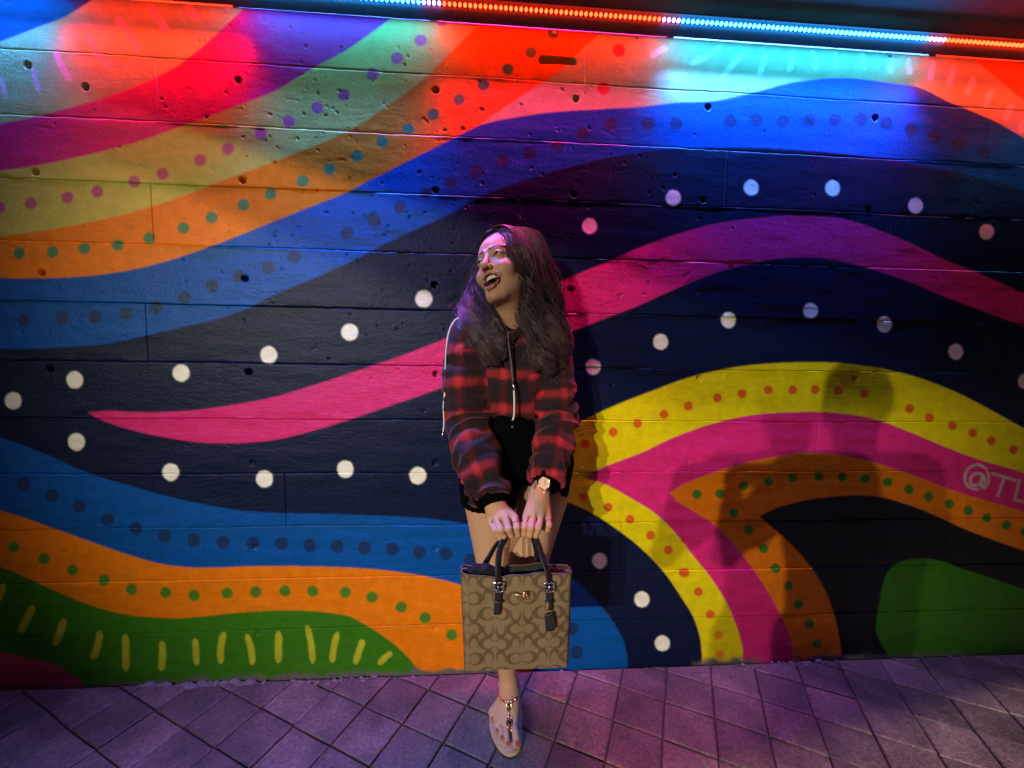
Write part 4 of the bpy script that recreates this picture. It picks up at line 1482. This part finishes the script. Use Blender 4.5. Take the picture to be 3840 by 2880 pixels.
# left: behind the cheek and forward over the shoulder
guide([(1074, 500, -.262, .008), (1054, 507, -.245, .010), (1046, 560, -.205, .010), (1037, 612, -.215, .014), (1040, 655, -.250, .022), (1052, 700, -.295, .022), (1058, 745, -.318, .020), (1064, 790, -.322, .008)], 340)
guide([(1066, 505, -.25, .01), (1049, 540, -.205, .010), (1036, 600, -.205, .013), (1020, 650, -.230, .022), (1024, 695, -.28, .024), (1040, 735, -.312, .018), (1050, 772, -.32, .008)], 300)
guide([(1040, 605, -.20, .010), (1014, 650, -.220, .016), (1010, 690, -.25, .015), (1013, 722, -.275, .012), (1020, 752, -.30, .008)], 160, .016)
guide([(1044, 650, -.25, .012), (1062, 700, -.30, .013), (1072, 745, -.322, .012), (1076, 782, -.325, .006)], 120)
HV = Vol(w2loc(np.zeros(3)) * 0 + (-.11, -.15, -.12), (.12, .12, .15), .003)
HV.ell((0, -.018, .040), (.082, .100, .090), 0)
HV.ell((-.012, .104, -.035), (.078, .082, .110), .006, 'sub')
HV.ell((0, .06, -.16), (.09, .10, .10), .006, 'sub')
V, Q = HV.nets(1)
hm = MB()
SHADE = []
hm.put(loc2w(V), Q)
SHADE.append(np.full(len(V), .5))
hv = Vol((-.13, -.36, 1.2), (.32, -.06, 1.70), .004)
for P, rr, n, w in G:
    hv.chain(list(P[1:-1]), list(np.maximum(rr[1:-1] * .62, .004)), .012)
V, Q = hv.nets(2)
hm.put(V, Q)
SHADE.append(np.full(len(V), .45))
rg = np.random.default_rng(5)
NH = Noise2(31)
for P, rr, n, wv in G:
    K = 20
    t = np.linspace(0, 1, len(P))
    tt = np.linspace(0, 1, K)
    Pc = spline(P, 8)
    ts = np.linspace(0, 1, len(Pc))
    fr0, ph0 = rg.uniform(2.1, 3.0), rg.uniform(0, 6.28)
    for s in range(int(n * 1.9)):
        end = 1.06 - .36 * rg.random()**1.6
        tq = np.clip(tt * end, 0, 1)
        C = np.stack([np.interp(tq, ts, Pc[:, i]) for i in range(3)], 1)
        r = np.interp(tq, t, rr)
        a = rg.uniform(0, 2 * np.pi)
        q = math.sqrt(rg.uniform(.25, 1.5)) * (1.45 if rg.random() < .14 else 1)
        tw = rg.normal(0, .22)
        T = nrm(C[-1] - C[0])
        e1 = nrm(np.cross(T, (0, 1, .1)))
        e2 = np.cross(T, e1)
        fr = fr0 * rg.normal(1, .035)
        ph = ph0 + 1.1 * math.sin(a) + rg.normal(0, .22)
        cl = int(a * 3)
        wav = wv * rg.uniform(.9, 1.25) * sstep(.12, .6, tt)
        off = r[:, None] * q * (np.cos(a + tw * tt)[:, None] * e1 + np.sin(a + tw * tt)[:, None] * e2)
        off += (wav * np.sin(ph + tt * fr * 6.28))[:, None] * e1 + (wav * .8 * np.cos(ph * 1.3 + tt * fr * 5.6))[:, None] * e2
        w = rg.uniform(.0004, .0010)
        hm.tube(C + off, np.interp(tt, [0, .1, .75, 1], [w * .7, w, w, w * .25]), 3, cap=False)
        SHADE.append(np.full(K * 3, np.exp(rg.normal(-.05, .55) + .5 * math.sin(a * 3 + ph0))))
# crown strands combed over the skull, and a few loose flyaways
for s in range(1500):
    a = rg.uniform(-2.9, 2.9)
    tl = np.linspace(0, 1, 10)
    px = rg.uniform(-.075, .02)
    sgn = 1 if rg.random() < .62 else -1
    th = tl * rg.uniform(1.1, 1.75)
    root = np.array([.012 + rg.normal(0, .003), px + .06, 0])
    y0_ = root[1] - .02
    ry = math.sqrt(max(.02, 1 - (y0_ / .1)**2))
    lift = rg.uniform(1.0, 1.035)
    X = .012 + sgn * np.sin(th) * .083 * ry * lift
    Zz = .040 + np.cos(th) * .0905 * ry * lift
    Yy = root[1] - .018 - .03 * tl**1.5 * rg.uniform(.3, 1.2) + .003 * np.sin(tl * 9 + a)
    L = np.stack([X, Yy, Zz], 1)
    if sgn < 0:
        L[:, 1] -= .015 * tl
    w = rg.uniform(.0004, .0008)
    hm.tube(loc2w(L), [w * .6] + [w] * 8 + [w * .4], 3, cap=False)
    SHADE.append(np.full(30, np.exp(rg.normal(0, .5))))
for s in range(330):
    P, rr, n, wv = G[rg.integers(len(G))]
    i = rg.integers(1, len(P) - 1)
    p = P[i] + rg.normal(0, .02, 3) * (1, .5, 1)
    d = nrm(P[i + 1] - P[i] + rg.normal(0, .03, 3))
    tl = np.linspace(0, 1, 8)[:, None]
    L = rg.uniform(.03, .09)
    sd = rg.normal(0, .012, 3)
    hm.tube(p + d * L * tl + sd * tl**2 + .003 * np.sin(tl * 8), .0005, 3, cap=False)
    SHADE.append(np.full(24, 1.2))
m = M_HAIR = attr_mat('dark_hair', 'shade', rough=.36, var=.2, vscale=60, bump=0, spec=.6)
hme = hm.mesh('hair', True)
sh_ = np.concatenate(SHADE)[:, None]
set_col(hme, 'shade', np.clip(sh_, .15, 3.2) * np.array([.046, .021, .024]))
hair = add('hair', hme, m, woman)

# ---- watch, rings, sandal
watch = MB()
wc = z7(1450, 375, -.462)
wn_ = nrm(np.array([.10, -.86, .50]))
wx = nrm(np.cross(wn_, nrm(WR2 - FA2)))
wy = np.cross(wn_, wx)
Mw = np.stack([wx, wy, wn_], 1)
th = np.linspace(0, 2 * np.pi, 33)[:-1]


def ring_disc(mb, c, M, prof, seg=32):
    V = np.concatenate([np.array([[r * math.cos(a), r * math.sin(a), zz] for a in np.linspace(0, 2 * np.pi, seg + 1)[:-1]]) @ np.asarray(M).T + c for r, zz in prof])
    F = [[i * seg + j, i * seg + (j + 1) % seg, (i + 1) * seg + (j + 1) % seg, (i + 1) * seg + j] for i in range(len(prof) - 1) for j in range(seg)]
    mb.put(V, np.array(F))


ring_disc(watch, wc, Mw, ((.001, -.006), (.0165, -.006), (.0182, -.002), (.0182, .002), (.0168, .0032), (.0155, .002)))
wb = watch.build('wristwatch', M_BRASS, woman, True)
mb = MB()
ring_disc(mb, wc, Mw, ((.0158, .0016), (.0001, .0018)))
mb.build('dial', plain('champagne_dial', (.80, .62, .36), .35, .15), wb, True)
mb = MB()
mb.box(wc + Mw @ np.array([.0, .004, .0026]), (.0012, .010, .0006), Mw)
mb.box(wc + Mw @ np.array([.003, -.001, .0026]), (.007, .0010, .0006), Mw)
mb.build('watch_hand', plain('dark_hand', (.05, .03, .02), .4), wb)
mb = MB()
wcen = wc - wn_ * .0265
rel = wc - wn_ * .006 - wcen
ax2 = nrm(WR2 - FA2)
ra = rel - ax2 * (rel @ ax2)
rad_w = np.linalg.norm(ra)
e1 = ra / rad_w
e2 = np.cross(ax2, e1)
for i in range(26):
    a = .52 + (2 * math.pi - 1.04) * i / 25
    c0 = wcen + ax2 * (rel @ ax2) + rad_w * (math.cos(a) * e1 + math.sin(a) * e2)
    M3 = np.stack([ax2, -math.sin(a) * e1 + math.cos(a) * e2, math.cos(a) * e1 + math.sin(a) * e2], 1)
    for k in (-1, 0, 1):
        mb.ball(c0 + ax2 * k * .0042, (.0026, .0034, .002), 8, 5, M3)
mb.build('watch_bracelet', M_BRASS, wb, True)
for m_, p_ in ((mc1[3], pi1[3]), (mc2[0], pi2[0])):
    d = nrm(p_ - m_)
    c0 = m_ + (p_ - m_) * .58
    e1 = nrm(np.cross(d, (0, 1, 0)))
    e2 = np.cross(d, e1)
    mb = MB()
    pts = [c0 + .0093 * (math.cos(a) * e1 + math.sin(a) * e2) for a in np.linspace(0, 2 * np.pi, 25)]
    mb.tube(pts, .0010, 6, cap=False)
    mb.build('finger_ring', M_GOLD, woman, True)

outl = spline([gp(*a, .0) for a in ((1101, 1500), (1118, 1508), (1124, 1540), (1126, 1580), (1126, 1606), (1118, 1628), (1100, 1636), (1082, 1626), (1066, 1600), (1059, 1572), (1062, 1540), (1076, 1512), (1101, 1500))], 5)[:-1]
mb = MB()
n = len(outl)
rows = np.concatenate([outl + (0, 0, z) + (outl - outl.mean(0)) * k for z, k in ((.0005, -.03), (.003, .0), (.012, .01), (.0165, -.01), (.0165, -.9))])
mb.put(rows, np.array([[i * n + j, i * n + (j + 1) % n, (i + 1) * n + (j + 1) % n, (i + 1) * n + j] for i in range(4) for j in range(n)])[:, ::-1])
sandal = mb.build('sandal', plain('tan_insole', (.38, .22, .15), .6, var=.2, vscale=90, bump=.4, bscale=400), woman, True)
mb = MB()
P = np.vstack([outl, outl[:1]])
s = np.concatenate([[0], np.cumsum(np.linalg.norm(np.diff(P, axis=0), axis=1))])
L = s[-1]
N = int(L / .0045)
for i in range(N):
    u = (i + .5) / N * L
    p = np.array([np.interp(u, s, P[:, k]) for k in range(3)])
    q = np.array([np.interp((u + .002) % L, s, P[:, k]) for k in range(3)]) - p
    a = math.atan2(q[1], q[0])
    Mz = np.array([[math.cos(a), -math.sin(a), 0], [math.sin(a), math.cos(a), 0], [0, 0, 1]]) @ np.array([[.8, 0, -.6], [0, 1, 0], [.6, 0, .8]])
    mb.ball(p + (p - outl.mean(0)) * .012 + (0, 0, .0085), (.0022, .0026, .0078), 6, 5, Mz)
mb.build('rope_edge', plain('jute_rope', (.46, .34, .20), .9, var=.25, vscale=200), sandal, True)


def on_foot(vx, vy):
    """first skin point along the sight line, by marching the foot's distance field"""
    d = np.asarray(at(vx, vy, 0)) - CPOS
    d /= np.linalg.norm(d)
    for t in np.arange(1.2, 2.2, .001):
        p = CPOS + d * t
        i = np.round((p - fv.lo) / fv.h).astype(int)
        if (i >= 0).all() and (i < fv.d.shape).all() and fv.d[tuple(i)] < .0005:
            return p - d * .002
    return np.asarray(on_ground(vx, vy, .05))


sp_ = [(1079, 1508), (1084, 1512), (1092, 1516), (1098, 1517), (1106, 1516), (1113, 1511), (1118, 1504)]
fp = [on_foot(*a) for a in sp_]
mb = MB()
for a in fp:
    mb.ball(a, (.0055, .0055, .0055), 10, 7)
back = [fp[-1], ANR + (.036, .010, .0), ANR + (.022, .036, -.004), ANR + (-.012, .038, -.006), ANR + (-.034, .012, -.004), fp[0]]
mb.tube(spline(back, 6), .0032, 8)
mb.tube(spline(fp, 4), .0036, 8)
mb.build('ankle_strap', M_GOLD, sandal, True)
tstrap = [on_foot(*a) for a in ((1098, 1518), (1098, 1528), (1099, 1540), (1099, 1552), (1101, 1566), (1104, 1580))]
mb = MB()
mb.tube(spline(tstrap, 6), .0024, 8)
for a, r in (((1093, 1515), .0062), ((1105, 1515), .0062), ((1098, 1540), .0042), ((1099, 1546), .0036)):
    mb.ball(on_foot(*a), r, 10, 7)
for c0, rw, rh in (((1099, 1526), .0085, .0130), ((1101, 1561), .0095, .0150)):
    p = on_foot(*c0)
    q = nrm(on_foot(c0[0], c0[1] + 6) - on_foot(c0[0], c0[1] - 6))
    e1 = nrm(np.cross(q, (0, -.5, .8)))
    pts = [p + rh * math.cos(a) * q + rw * math.sin(a) * e1 + (0, -.0012, .0016) for a in np.linspace(0, 2 * np.pi, 21)]
    mb.tube(pts, .0020, 6, cap=False)
mb.build('t_strap', M_GOLD, sandal, True)
mb = MB()
for c0, rw, rh in (((1099, 1526), .0072, .0115), ((1101, 1561), .0060, .010)):
    p = on_foot(*c0)
    q = nrm(on_foot(c0[0], c0[1] + 6) - on_foot(c0[0], c0[1] - 6))
    e1 = nrm(np.cross(q, (0, -.5, .8)))
    mb.ball(p + (0, -.0008, .001), (rw, rh, .0036), 12, 7, np.stack([e1, q, np.cross(e1, q)], 1))
mb.build('gemstone', plain('dark_gem', (.02, .012, .012), .08, coat=1.0), sandal, True)
# ------------------------------------------------------------------ the tote bag in her hands
def ribbon(mb, pts, width, thick, across=(1, 0, 0), k=5):
    P = spline(pts, k) if len(pts) > 2 else np.asarray(pts, float)
    T = np.gradient(P, axis=0)
    T /= np.linalg.norm(T, axis=1)[:, None]
    a = np.asarray(across, float)
    W = a - (T @ a)[:, None] * T
    W /= np.linalg.norm(W, axis=1)[:, None]
    N = np.cross(T, W)
    n = len(P)
    pr = [(-.5, -.35), (-.42, -.5), (.42, -.5), (.5, -.35), (.5, .35), (.42, .5), (-.42, .5), (-.5, .35)]
    V = np.stack([P + W * width * x + N * thick * y for x, y in pr], 1).reshape(-1, 3)
    F = [[i * 8 + j, i * 8 + (j + 1) % 8, (i + 1) * 8 + (j + 1) % 8, (i + 1) * 8 + j] for i in range(n - 1) for j in range(8)]
    F += [[0, 7, 6, 5], [0, 5, 4, 1], [1, 4, 3, 2]]
    e = (n - 1) * 8
    F += [[e + 5, e + 6, e + 7, e], [e + 1, e + 4, e + 5, e], [e + 2, e + 3, e + 4, e + 1]]
    mb.put(V, np.array(F))


BY = -.555                                          # front face
TLb, TRb, BLb, BRb = A3((995, 1242, BY)), A3((1237, 1238, BY)), A3((1004, 1449, BY + .004)), A3((1228, 1443, BY + .004))
zt_, zb_ = (TLb[2] + TRb[2]) / 2, (BLb[2] + BRb[2]) / 2
bag = empty('tote_bag', ((BLb[0] + BRb[0]) / 2, BY + .045, zb_))
tag(bag, 'tan monogrammed tote bag with dark leather straps held in front of her knees', 'handbag')


def monogram(x, z):
    """two facing rings and two upright ovals by turns, row about row"""
    Pp, Rr = .1390, .0415
    dark = np.zeros_like(x)
    j0 = np.round(z / Rr)
    for dj in (-1, 0, 1):
        j = j0 + dj
        par = np.mod(j, 2)
        zz = z - j * Rr
        xx = np.mod(x - par * Pp / 2 + Pp / 2, Pp) - Pp / 2
        for s in (-1, 1):                           # lying pair: C facing reversed C
            cx = xx - s * .0163
            outer = ((cx - s * .0035) / .0212)**2 + (zz / .0182)**2 < 1
            gap = (s * cx < -.004) & (np.abs(zz) < .0075)
            inner = (cx / .0132)**2 + (zz / .0140)**2 < 1
            dark = np.where(outer & (s * (xx) > 0), 1.0, dark)
            dark = np.where(inner | (gap & (np.abs(xx) < .018)), np.where(outer & (s * xx > 0), 0, dark), dark)
        x2 = np.mod(xx, Pp) - Pp / 2                # upright pair
        up = np.where(np.mod(j, 4) < 2, 1.0, -1.0)
        for s in (-1, 1):
            cx = x2 - s * .0158
            outer = (cx / .0138)**2 + ((zz - up * .0045) / .0215)**2 < 1
            inner = (cx / .0100)**2 + ((zz + up * .002) / .0162)**2 < 1
            dark = np.where(outer & ~inner, 1.0, np.where(inner, 0.0, dark))
    return dark


NT, K4 = 150, 110
rows, cols = [], []
half = []
for i in range(NT):
    t = i / (NT - 1)
    l, r = BLb * (1 - t) + TLb * t, BRb * (1 - t) + TRb * t
    d = .100 - .060 * t
    cxm, w = (l[0] + r[0]) / 2, (r[0] - l[0]) / 2
    z = zb_ + (zt_ - zb_) * t
    yf = l[1]
    pts = []
    rc = .010 + .004 * t
    nS, nF = 40, K4
    def side_in(q): return .016 * t * math.sin(q * math.pi)**2
    for a in np.linspace(-1, 1, nF):                # front, left to right
        edge = max(0, abs(a) - (1 - rc / w)) * w / rc
        y = yf + rc * (1 - math.sqrt(max(0, 1 - edge**2))) - .006 * (1 - a * a) * math.sin(t * math.pi)
        pts.append((cxm + a * w, y, z, a * w, 0))
    for q in np.linspace(0, 1, nS)[1:-1]:
        pts.append((cxm + w - side_in(q), yf + rc + q * (d - 2 * rc), z, w + q * d, 1))
    for a in np.linspace(1, -1, nF):
        edge = max(0, abs(a) - (1 - rc / w)) * w / rc
        pts.append((cxm + a * w, yf + d - rc * (1 - math.sqrt(max(0, 1 - edge**2))), z, a * w, 2))
    for q in np.linspace(0, 1, nS)[1:-1]:
        pts.append((cxm - w + side_in(q), yf + d - rc - q * (d - 2 * rc), z, -w - (1 - q) * d, 3))
    p = np.array(pts)
    sag = .004 * np.sin(p[:, 3] * 30) * t**3 + .0015 * np.sin(p[:, 3] * 90 + t * 9)
    p[:, 2] += sag * t - .004 * t * (1 - (p[:, 3] / w)**2).clip(0) * (p[:, 4] == 0)
    p[:, 1] += .0022 * np.sin(p[:, 0] * 55 + t * 5) * np.sin(t * 7)
    rows.append(p[:, :3])
    cols.append(p[:, 3])
nP = len(rows[0])
Vb = np.concatenate(rows)
sx = np.concatenate(cols)
sz = Vb[:, 2]
dk = np.zeros(len(Vb))
for ox, oz in ((-.0006, -.0006), (.0006, -.0006), (-.0006, .0006), (.0006, .0006)):
    dk += monogram(sx - .012 + ox, sz - zb_ - .034 + oz) / 4
cb = np.array([.215, .145, .080]) * (1 - dk[:, None]) + np.array([.108, .065, .030]) * dk[:, None]
i_, j_ = np.meshgrid(np.arange(NT - 1), np.arange(nP), indexing='ij')
k_ = (j_ + 1) % nP
F = np.stack([i_ * nP + j_, i_ * nP + k_, (i_ + 1) * nP + k_, (i_ + 1) * nP + j_], -1).reshape(-1, 4)
cen = np.array([[Vb[:nP, 0].mean(), Vb[:nP, 1].mean(), zb_]])
T = np.stack([np.full(nP, len(Vb)), (np.arange(nP) + 1) % nP, np.arange(nP)], -1)
me = mesh_np('bag_body', np.vstack([Vb, cen]), [F, T], True)
set_col(me, 'print', np.vstack([cb, cb[:1]]))
body = add('bag_body', me, attr_mat('coated_canvas', 'print', rough=.42, var=.08, vscale=120, bump=.25, bscale=900, spec=.35), bag)
# dark lining and piping round the mouth
rim = rows[-1]
cx_ = rim.mean(0)
lin = MB()
L0 = rim + (cx_ - rim) * np.array([.010, .03, 0])
L1_ = L0 + (cx_ - rim) * np.array([.06, .35, 0]) - (0, 0, .10)
n = nP
lin.put(np.concatenate([rim, L0, L1_]), np.array([[r * n + j, r * n + (j + 1) % n, (r + 1) * n + (j + 1) % n, (r + 1) * n + j] for r in (0, 1) for j in range(n)]))
c0 = len(L1_)
lin.t.append(np.stack([np.full(n, lin.n), np.arange(n) + 2 * n, (np.arange(n) + 1) % n + 2 * n], -1))
lin.v.append((L1_.mean(0))[None])
lin.n += 1
lin.build('lining', plain('dark_lining', (.012, .010, .012), .7), bag, True)
pip = MB()
pip.tube(np.vstack([rim, rim[:1]]) + (0, 0, .0005), .0021, 6, cap=False)
for cl in (0, K4 - 1):
    pip.tube(np.array([r[cl] for r in rows]) + (0, -.0006, 0), .0016, 6)
pip.build('piping', plain('tan_piping', (.085, .05, .028), .5, var=.2, vscale=80), bag, True)
# straps with buckles
FR = BY - .0085
for name, side in (('left', -1), ('right', 1)):
    bx, tip = (1076, 1327) if side < 0 else (1186, 1318)
    mb = MB()
    ribbon(mb, [A3((bx - 2.5 * (side < 0) + 1 * (side > 0), tip, FR - .002)), A3((bx - 1 * (side < 0), 1300, FR - .003)), A3((bx, 1272, FR - .004))], .0165, .0042)
    mb.build('strap_tab', M_LEATH, bag, True)
    mb = MB()
    b0, e1, e2 = A3((bx, 1268, FR - .005)), np.array([1., 0, 0]), np.array([0, 0, 1.])
    fr = [b0 + e1 * x + e2 * z for x, z in ((-.0125, -.010), (-.0125, .008), (-.010, .0105), (.010, .0105), (.0125, .008), (.0125, -.010), (.010, -.0125), (-.010, -.0125), (-.0125, -.010))]
    mb.tube(fr, .0021, 8, cap=False)
    mb.tube([b0 + (0, -.001, .006), b0 + (0, -.0025, -.010)], .0015, 6)
    mb.tube([b0 + (-.0125, 0, 0), b0 + (.0125, 0, 0)], .0016, 6)
    mb.build('buckle', M_STEEL, bag, True)
    mb = MB()
    ribbon(mb, [A3((bx, 1298, FR - .006)), A3((bx, 1303, FR - .006))], .021, .0075)
    mb.build('strap_keeper', M_LEATH, bag, True)
mb = MB()
ribbon(mb, [A3((1076, 1270, FR - .002)), A3((1076, 1240, FR)), A3((1077, 1205, -.545)), A3((1083, 1178, -.522)), A3((1096, 1160, -.499)), A3((1125, 1153, -.494)), A3((1152, 1158, -.499)), A3((1163, 1176, -.522)), A3((1172, 1205, -.545)), A3((1184, 1240, FR)), A3((1186, 1270, FR - .002))], .0165, .0046, across=(.8, .6, 0))
mb.build('handle', M_LEATH, bag, True)
mb = MB()
ribbon(mb, [A3((1033, 1262, BY + .052)), A3((1040, 1236, BY + .052)), A3((1058, 1200, -.478)), A3((1077, 1170, -.480)), A3((1098, 1156, -.484)), A3((1125, 1151, -.486)), A3((1148, 1157, -.484)), A3((1156, 1176, -.480)), A3((1161, 1210, -.478)), A3((1166, 1240, BY + .052)), A3((1168, 1262, BY + .052))], .0165, .0046, across=(.8, .6, 0))
mb.build('handle', M_LEATH, bag, True)
# metal emblem: a little horse-drawn carriage over a lettered bar
em = MB()
ec = A3((1128, 1287, FR - .0025))
Mr = np.array([[1, 0, 0], [0, 0, -1], [0, 1, 0]], float)


def ering(cx, cz, r, w):
    em.tube([ec + (cx + r * math.cos(a), 0, cz + r * math.sin(a)) for a in np.linspace(0, 2 * np.pi, 17)], w, 6, cap=False)


for cx, cz, r in ((.004, -.001, .0042), (.0125, -.0015, .0034)):
    ering(cx, cz, r, .0009)
    for a in np.linspace(0, np.pi, 4)[:-1]:
        em.tube([ec + (cx - r * math.cos(a), 0, cz - r * math.sin(a)), ec + (cx + r * math.cos(a), 0, cz + r * math.sin(a))], .0005, 5)
em.ball(ec + (.0085, 0, .0045), (.0070, .0016, .0030), 12, 6)
em.tube([ec + (.003, 0, .006), ec + (.006, 0, .009), ec + (.012, 0, .009), ec + (.014, 0, .006)], .0011, 6)
for dx in (0, -.006):
    em.ball(ec + (-.008 + dx, 0, .003), (.0042, .0014, .0019), 10, 6)
    em.tube([ec + (-.0115 + dx, 0, .0040), ec + (-.0135 + dx, 0, .0072), ec + (-.0155 + dx, 0, .0068)], [.0013, .0011, .0008], 6)
    for lx, kx in ((-.0115, -.002), (-.0105, .001), (-.0055, -.001), (-.0045, .0015)):
        em.tube([ec + (lx + dx, 0, .002), ec + (lx + dx + kx, 0, -.0015), ec + (lx + dx + kx * .4, 0, -.0052)], .0006, 5)
em.tube([ec + (-.006, 0, .003), ec + (.002, 0, .003)], .0006, 5)
em.ball(ec + (.0025, 0, .0092), (.0016, .0013, .0026), 8, 6)
em.tube([ec + (-.010, 0, -.0060), ec + (.011, 0, -.0060)], .0007, 5)
emb = em.build('emblem', M_GOLD, bag, True)
cu = bpy.data.curves.new('lettering', 'FONT')
cu.body, cu.size, cu.extrude, cu.align_x, cu.space_character = 'COACH', .0088, .0006, 'CENTER', 1.12
tmp = bpy.data.objects.new('lettering', cu)
COL.objects.link(tmp)
bpy.context.view_layer.update()
tm = bpy.data.meshes.new_from_object(tmp.evaluated_get(bpy.context.evaluated_depsgraph_get()))
bpy.data.objects.remove(tmp)
tm.transform(Matrix.Translation(Vector(ec + (.0005, 0, -.0140))) @ Matrix.Rotation(R(90), 4, 'X'))
tm.materials.clear()
add('lettering', tm, M_GOLD, emb)
# hang tag and clip on the right strap
mb = MB()
for k in range(5):
    c0 = A3((1183 - .4 * k, 1304 + 3.2 * k, FR - .009))
    mb.tube([c0 + (.0028 * math.cos(a), .001 * math.sin(a * 2), .0045 * math.sin(a)) for a in np.linspace(0, 2 * np.pi, 13)], .0009, 6, cap=False)
mb.tube(spline([A3((1188, 1318, FR - .009)), A3((1191, 1326, FR - .009)), A3((1189, 1334, FR - .009)), A3((1184, 1330, FR - .009))], 5), .0013, 6)
ch = mb.build('charm_chain', M_GOLD, bag, True)
mb = MB()
ribbon(mb, [A3((1185, 1326, FR - .009)), A3((1187, 1336, FR - .010)), A3((1189, 1362, FR - .010))], .024, .004)
mb.build('charm_tag', M_LEATH, bag, True)
mb = MB()
for k in range(9):
    p = A3((1205 + 3.7 * k, 1240 - .45 * k, BY + .008))
    mb.box(p, (.0030, .0020, .0030))
mb.build('zip_teeth', M_GOLD, bag)

# what sticks out of the bag
pv = Vol((-.10, -.58, .60), (.12, -.40, .76), .003)
for x_, y_, r_ in ((1015, 1241, .018), (1030, 1236, .022), (1048, 1234, .024), (1066, 1240, .020), (1085, 1246, .016)):
    pv.ell(A3((x_, y_, BY + .024)), (r_, r_ * .45, r_ * .8), .02)
V, Q = pv.nets(1)
V += .0018 * np.sin(V[:, [1, 2, 0]] * 210)
pouch = add('black_pouch', mesh_np('black_pouch', V, Q, True), plain('black_nylon', (.008, .007, .008), .75, var=.2, vscale=50, bump=.4, bscale=200, spec=.2))
tag(pouch, 'crumpled black cloth pouch poking out of the tote bag', 'pouch')
pv = Vol((-.10, -.58, .60), (.12, -.40, .76), .002)
for x_, y_, r_ in ((1027, 1241, .009), (1034, 1239, .011), (1041, 1243, .008)):
    pv.ell(A3((x_, y_, BY + .018)), (r_, r_, r_ * .9), .006)
V, Q = pv.nets(1)
V += .001 * np.sin(V[:, [1, 2, 0]] * 500)
tis = add('lilac_tissue', mesh_np('lilac_tissue', V, Q, True), plain('lilac_paper', (.62, .50, .72), .8, bump=.3, bscale=200))
tag(tis, 'small crumpled lilac tissue at the left corner of the bag opening', 'tissue')

# ------------------------------------------------------------------ the photographer behind the camera (throws the double shadow on the right of the wall)
ph = empty('person', (.08, -1.92, 0))
tag(ph, 'photographer in a dark shirt holding up a phone, seen only by the shadow', 'person')
HD = np.array([.06, -1.90, 1.63])
M_SHIRT = plain('charcoal_cotton', (.05, .05, .06), .85, var=.2, vscale=30, bump=.3, bscale=300)
M_DENIM = plain('dark_denim', (.03, .04, .07), .85, var=.2, vscale=40, bump=.4, bscale=400)


def part_of(vol, name, mat, sm=1):
    V, Q = vol.nets(sm)
    return add(name, mesh_np(name, V, Q, True), mat, ph)


v = Vol((-.42, -2.12, 1.0), (.55, -1.525, 1.82), .008)
v.ell(HD, (.076, .098, .115), 0)
v.ell(HD + (0, .05, -.06), (.05, .05, .06), .03)
v.cap(HD + (0, .095, -.02), HD + (0, .108, -.035), .010, .012, .01)
for s in (-1, 1):
    v.ell(HD + (s * .078, -.005, -.02), (.012, .02, .032), .006)
v.cap(HD + (0, -.01, -.08), HD + (0, -.03, -.2), .056, .06, .03)
SHp = [np.array([-.13, -1.93, 1.40]), np.array([.27, -1.93, 1.40])]
ELp = [np.array([-.27, -1.82, 1.12]), np.array([.43, -1.84, 1.14])]
HAp = [np.array([-.085, -1.575, 1.275]), np.array([.090, -1.575, 1.275])]
for a, e, w, sd in zip(SHp, ELp, HAp, (1, -1)):
    v.cap(a, e, .046, .040, .02)
    v.cap(e, w, .040, .027, .01)
    v.ell(w + (0, .010, .012), (.022, .028, .040), .02)
    for k in range(4):
        b0 = w + np.array([sd * .004, .012, .034 - .020 * k])
        v.chain([b0, b0 + (sd * .022, .020, .004), b0 + (sd * .046, .014, .004)], [.010, .0095, .0085], .004)
    v.chain([w + (0, -.01, .02), w + (sd * .022, -.022, .03), w + (sd * .045, -.020, .03)], [.012, .011, .009], .004)
V, Q = v.nets(1)
me = mesh_np('body', V, Q, True)
set_col(me, 'tone', np.tile(SKIN, (len(V), 1)))
add('body', me, M_SKIN, ph)
v = Vol((-.38, -2.15, .70), (.56, -1.68, 1.52), .009)
v.cap((.07, -1.94, 1.30), (.09, -1.93, .90), .185, .185, 0)
v.ell((.09, -1.93, 1.22), (.23, .15, .21), .05)
v.cap(SHp[0], SHp[1], .075, .075, .05)
for a, e in zip(SHp, ELp):
    v.cap(a, a * .35 + e * .65, .072, .066, .03)
part_of(v, 'shirt', M_SHIRT, 2)
v = Vol((-.22, -2.15, .03), (.36, -1.72, 1.0), .009)
v.cap((.0, -1.93, .88), (.14, -1.93, .88), .125, .125, 0)
for x_ in (-.03, .17):
    v.chain([(x_, -1.93, .84), (x_ - .01, -1.91, .48), (x_ - .01, -1.94, .06)], [.115, .098, .085], .04)
part_of(v, 'trousers', M_DENIM, 2)
for x_ in (-.04, .16):
    v = Vol((x_ - .08, -2.05, -.01), (x_ + .08, -1.68, .14), .006)
    v.cap((x_, -1.95, .05), (x_, -1.78, .042), .048, .042, 0)
    v.ell((x_, -1.94, .07), (.045, .06, .05), .03)
    v.d = np.maximum(v.d, (.001 - v.ax[2])[None, None, :])
    part_of(v, 'shoe', plain('white_trainer', (.6, .6, .58), .6))
v = Vol(HD - .2, HD + .2, .006)
v.ell(HD + (0, -.018, .03), (.088, .105, .108), 0)
v.ell(HD + (0, .115, -.03), (.085, .085, .11), .01, 'sub')
hr_ = part_of(v, 'hair', M_HAIR, 1)
set_col(hr_.data, 'shade', np.tile((.03, .018, .014), (len(hr_.data.vertices), 1)))
pm = MB()
pm.box((0.012, -1.5400, 1.292), (.158, .0085, .076))
phone = pm.build('phone', plain('phone_glass', (.01, .01, .012), .15))
tag(phone, 'black phone held sideways in the hands of the photographer', 'phone')
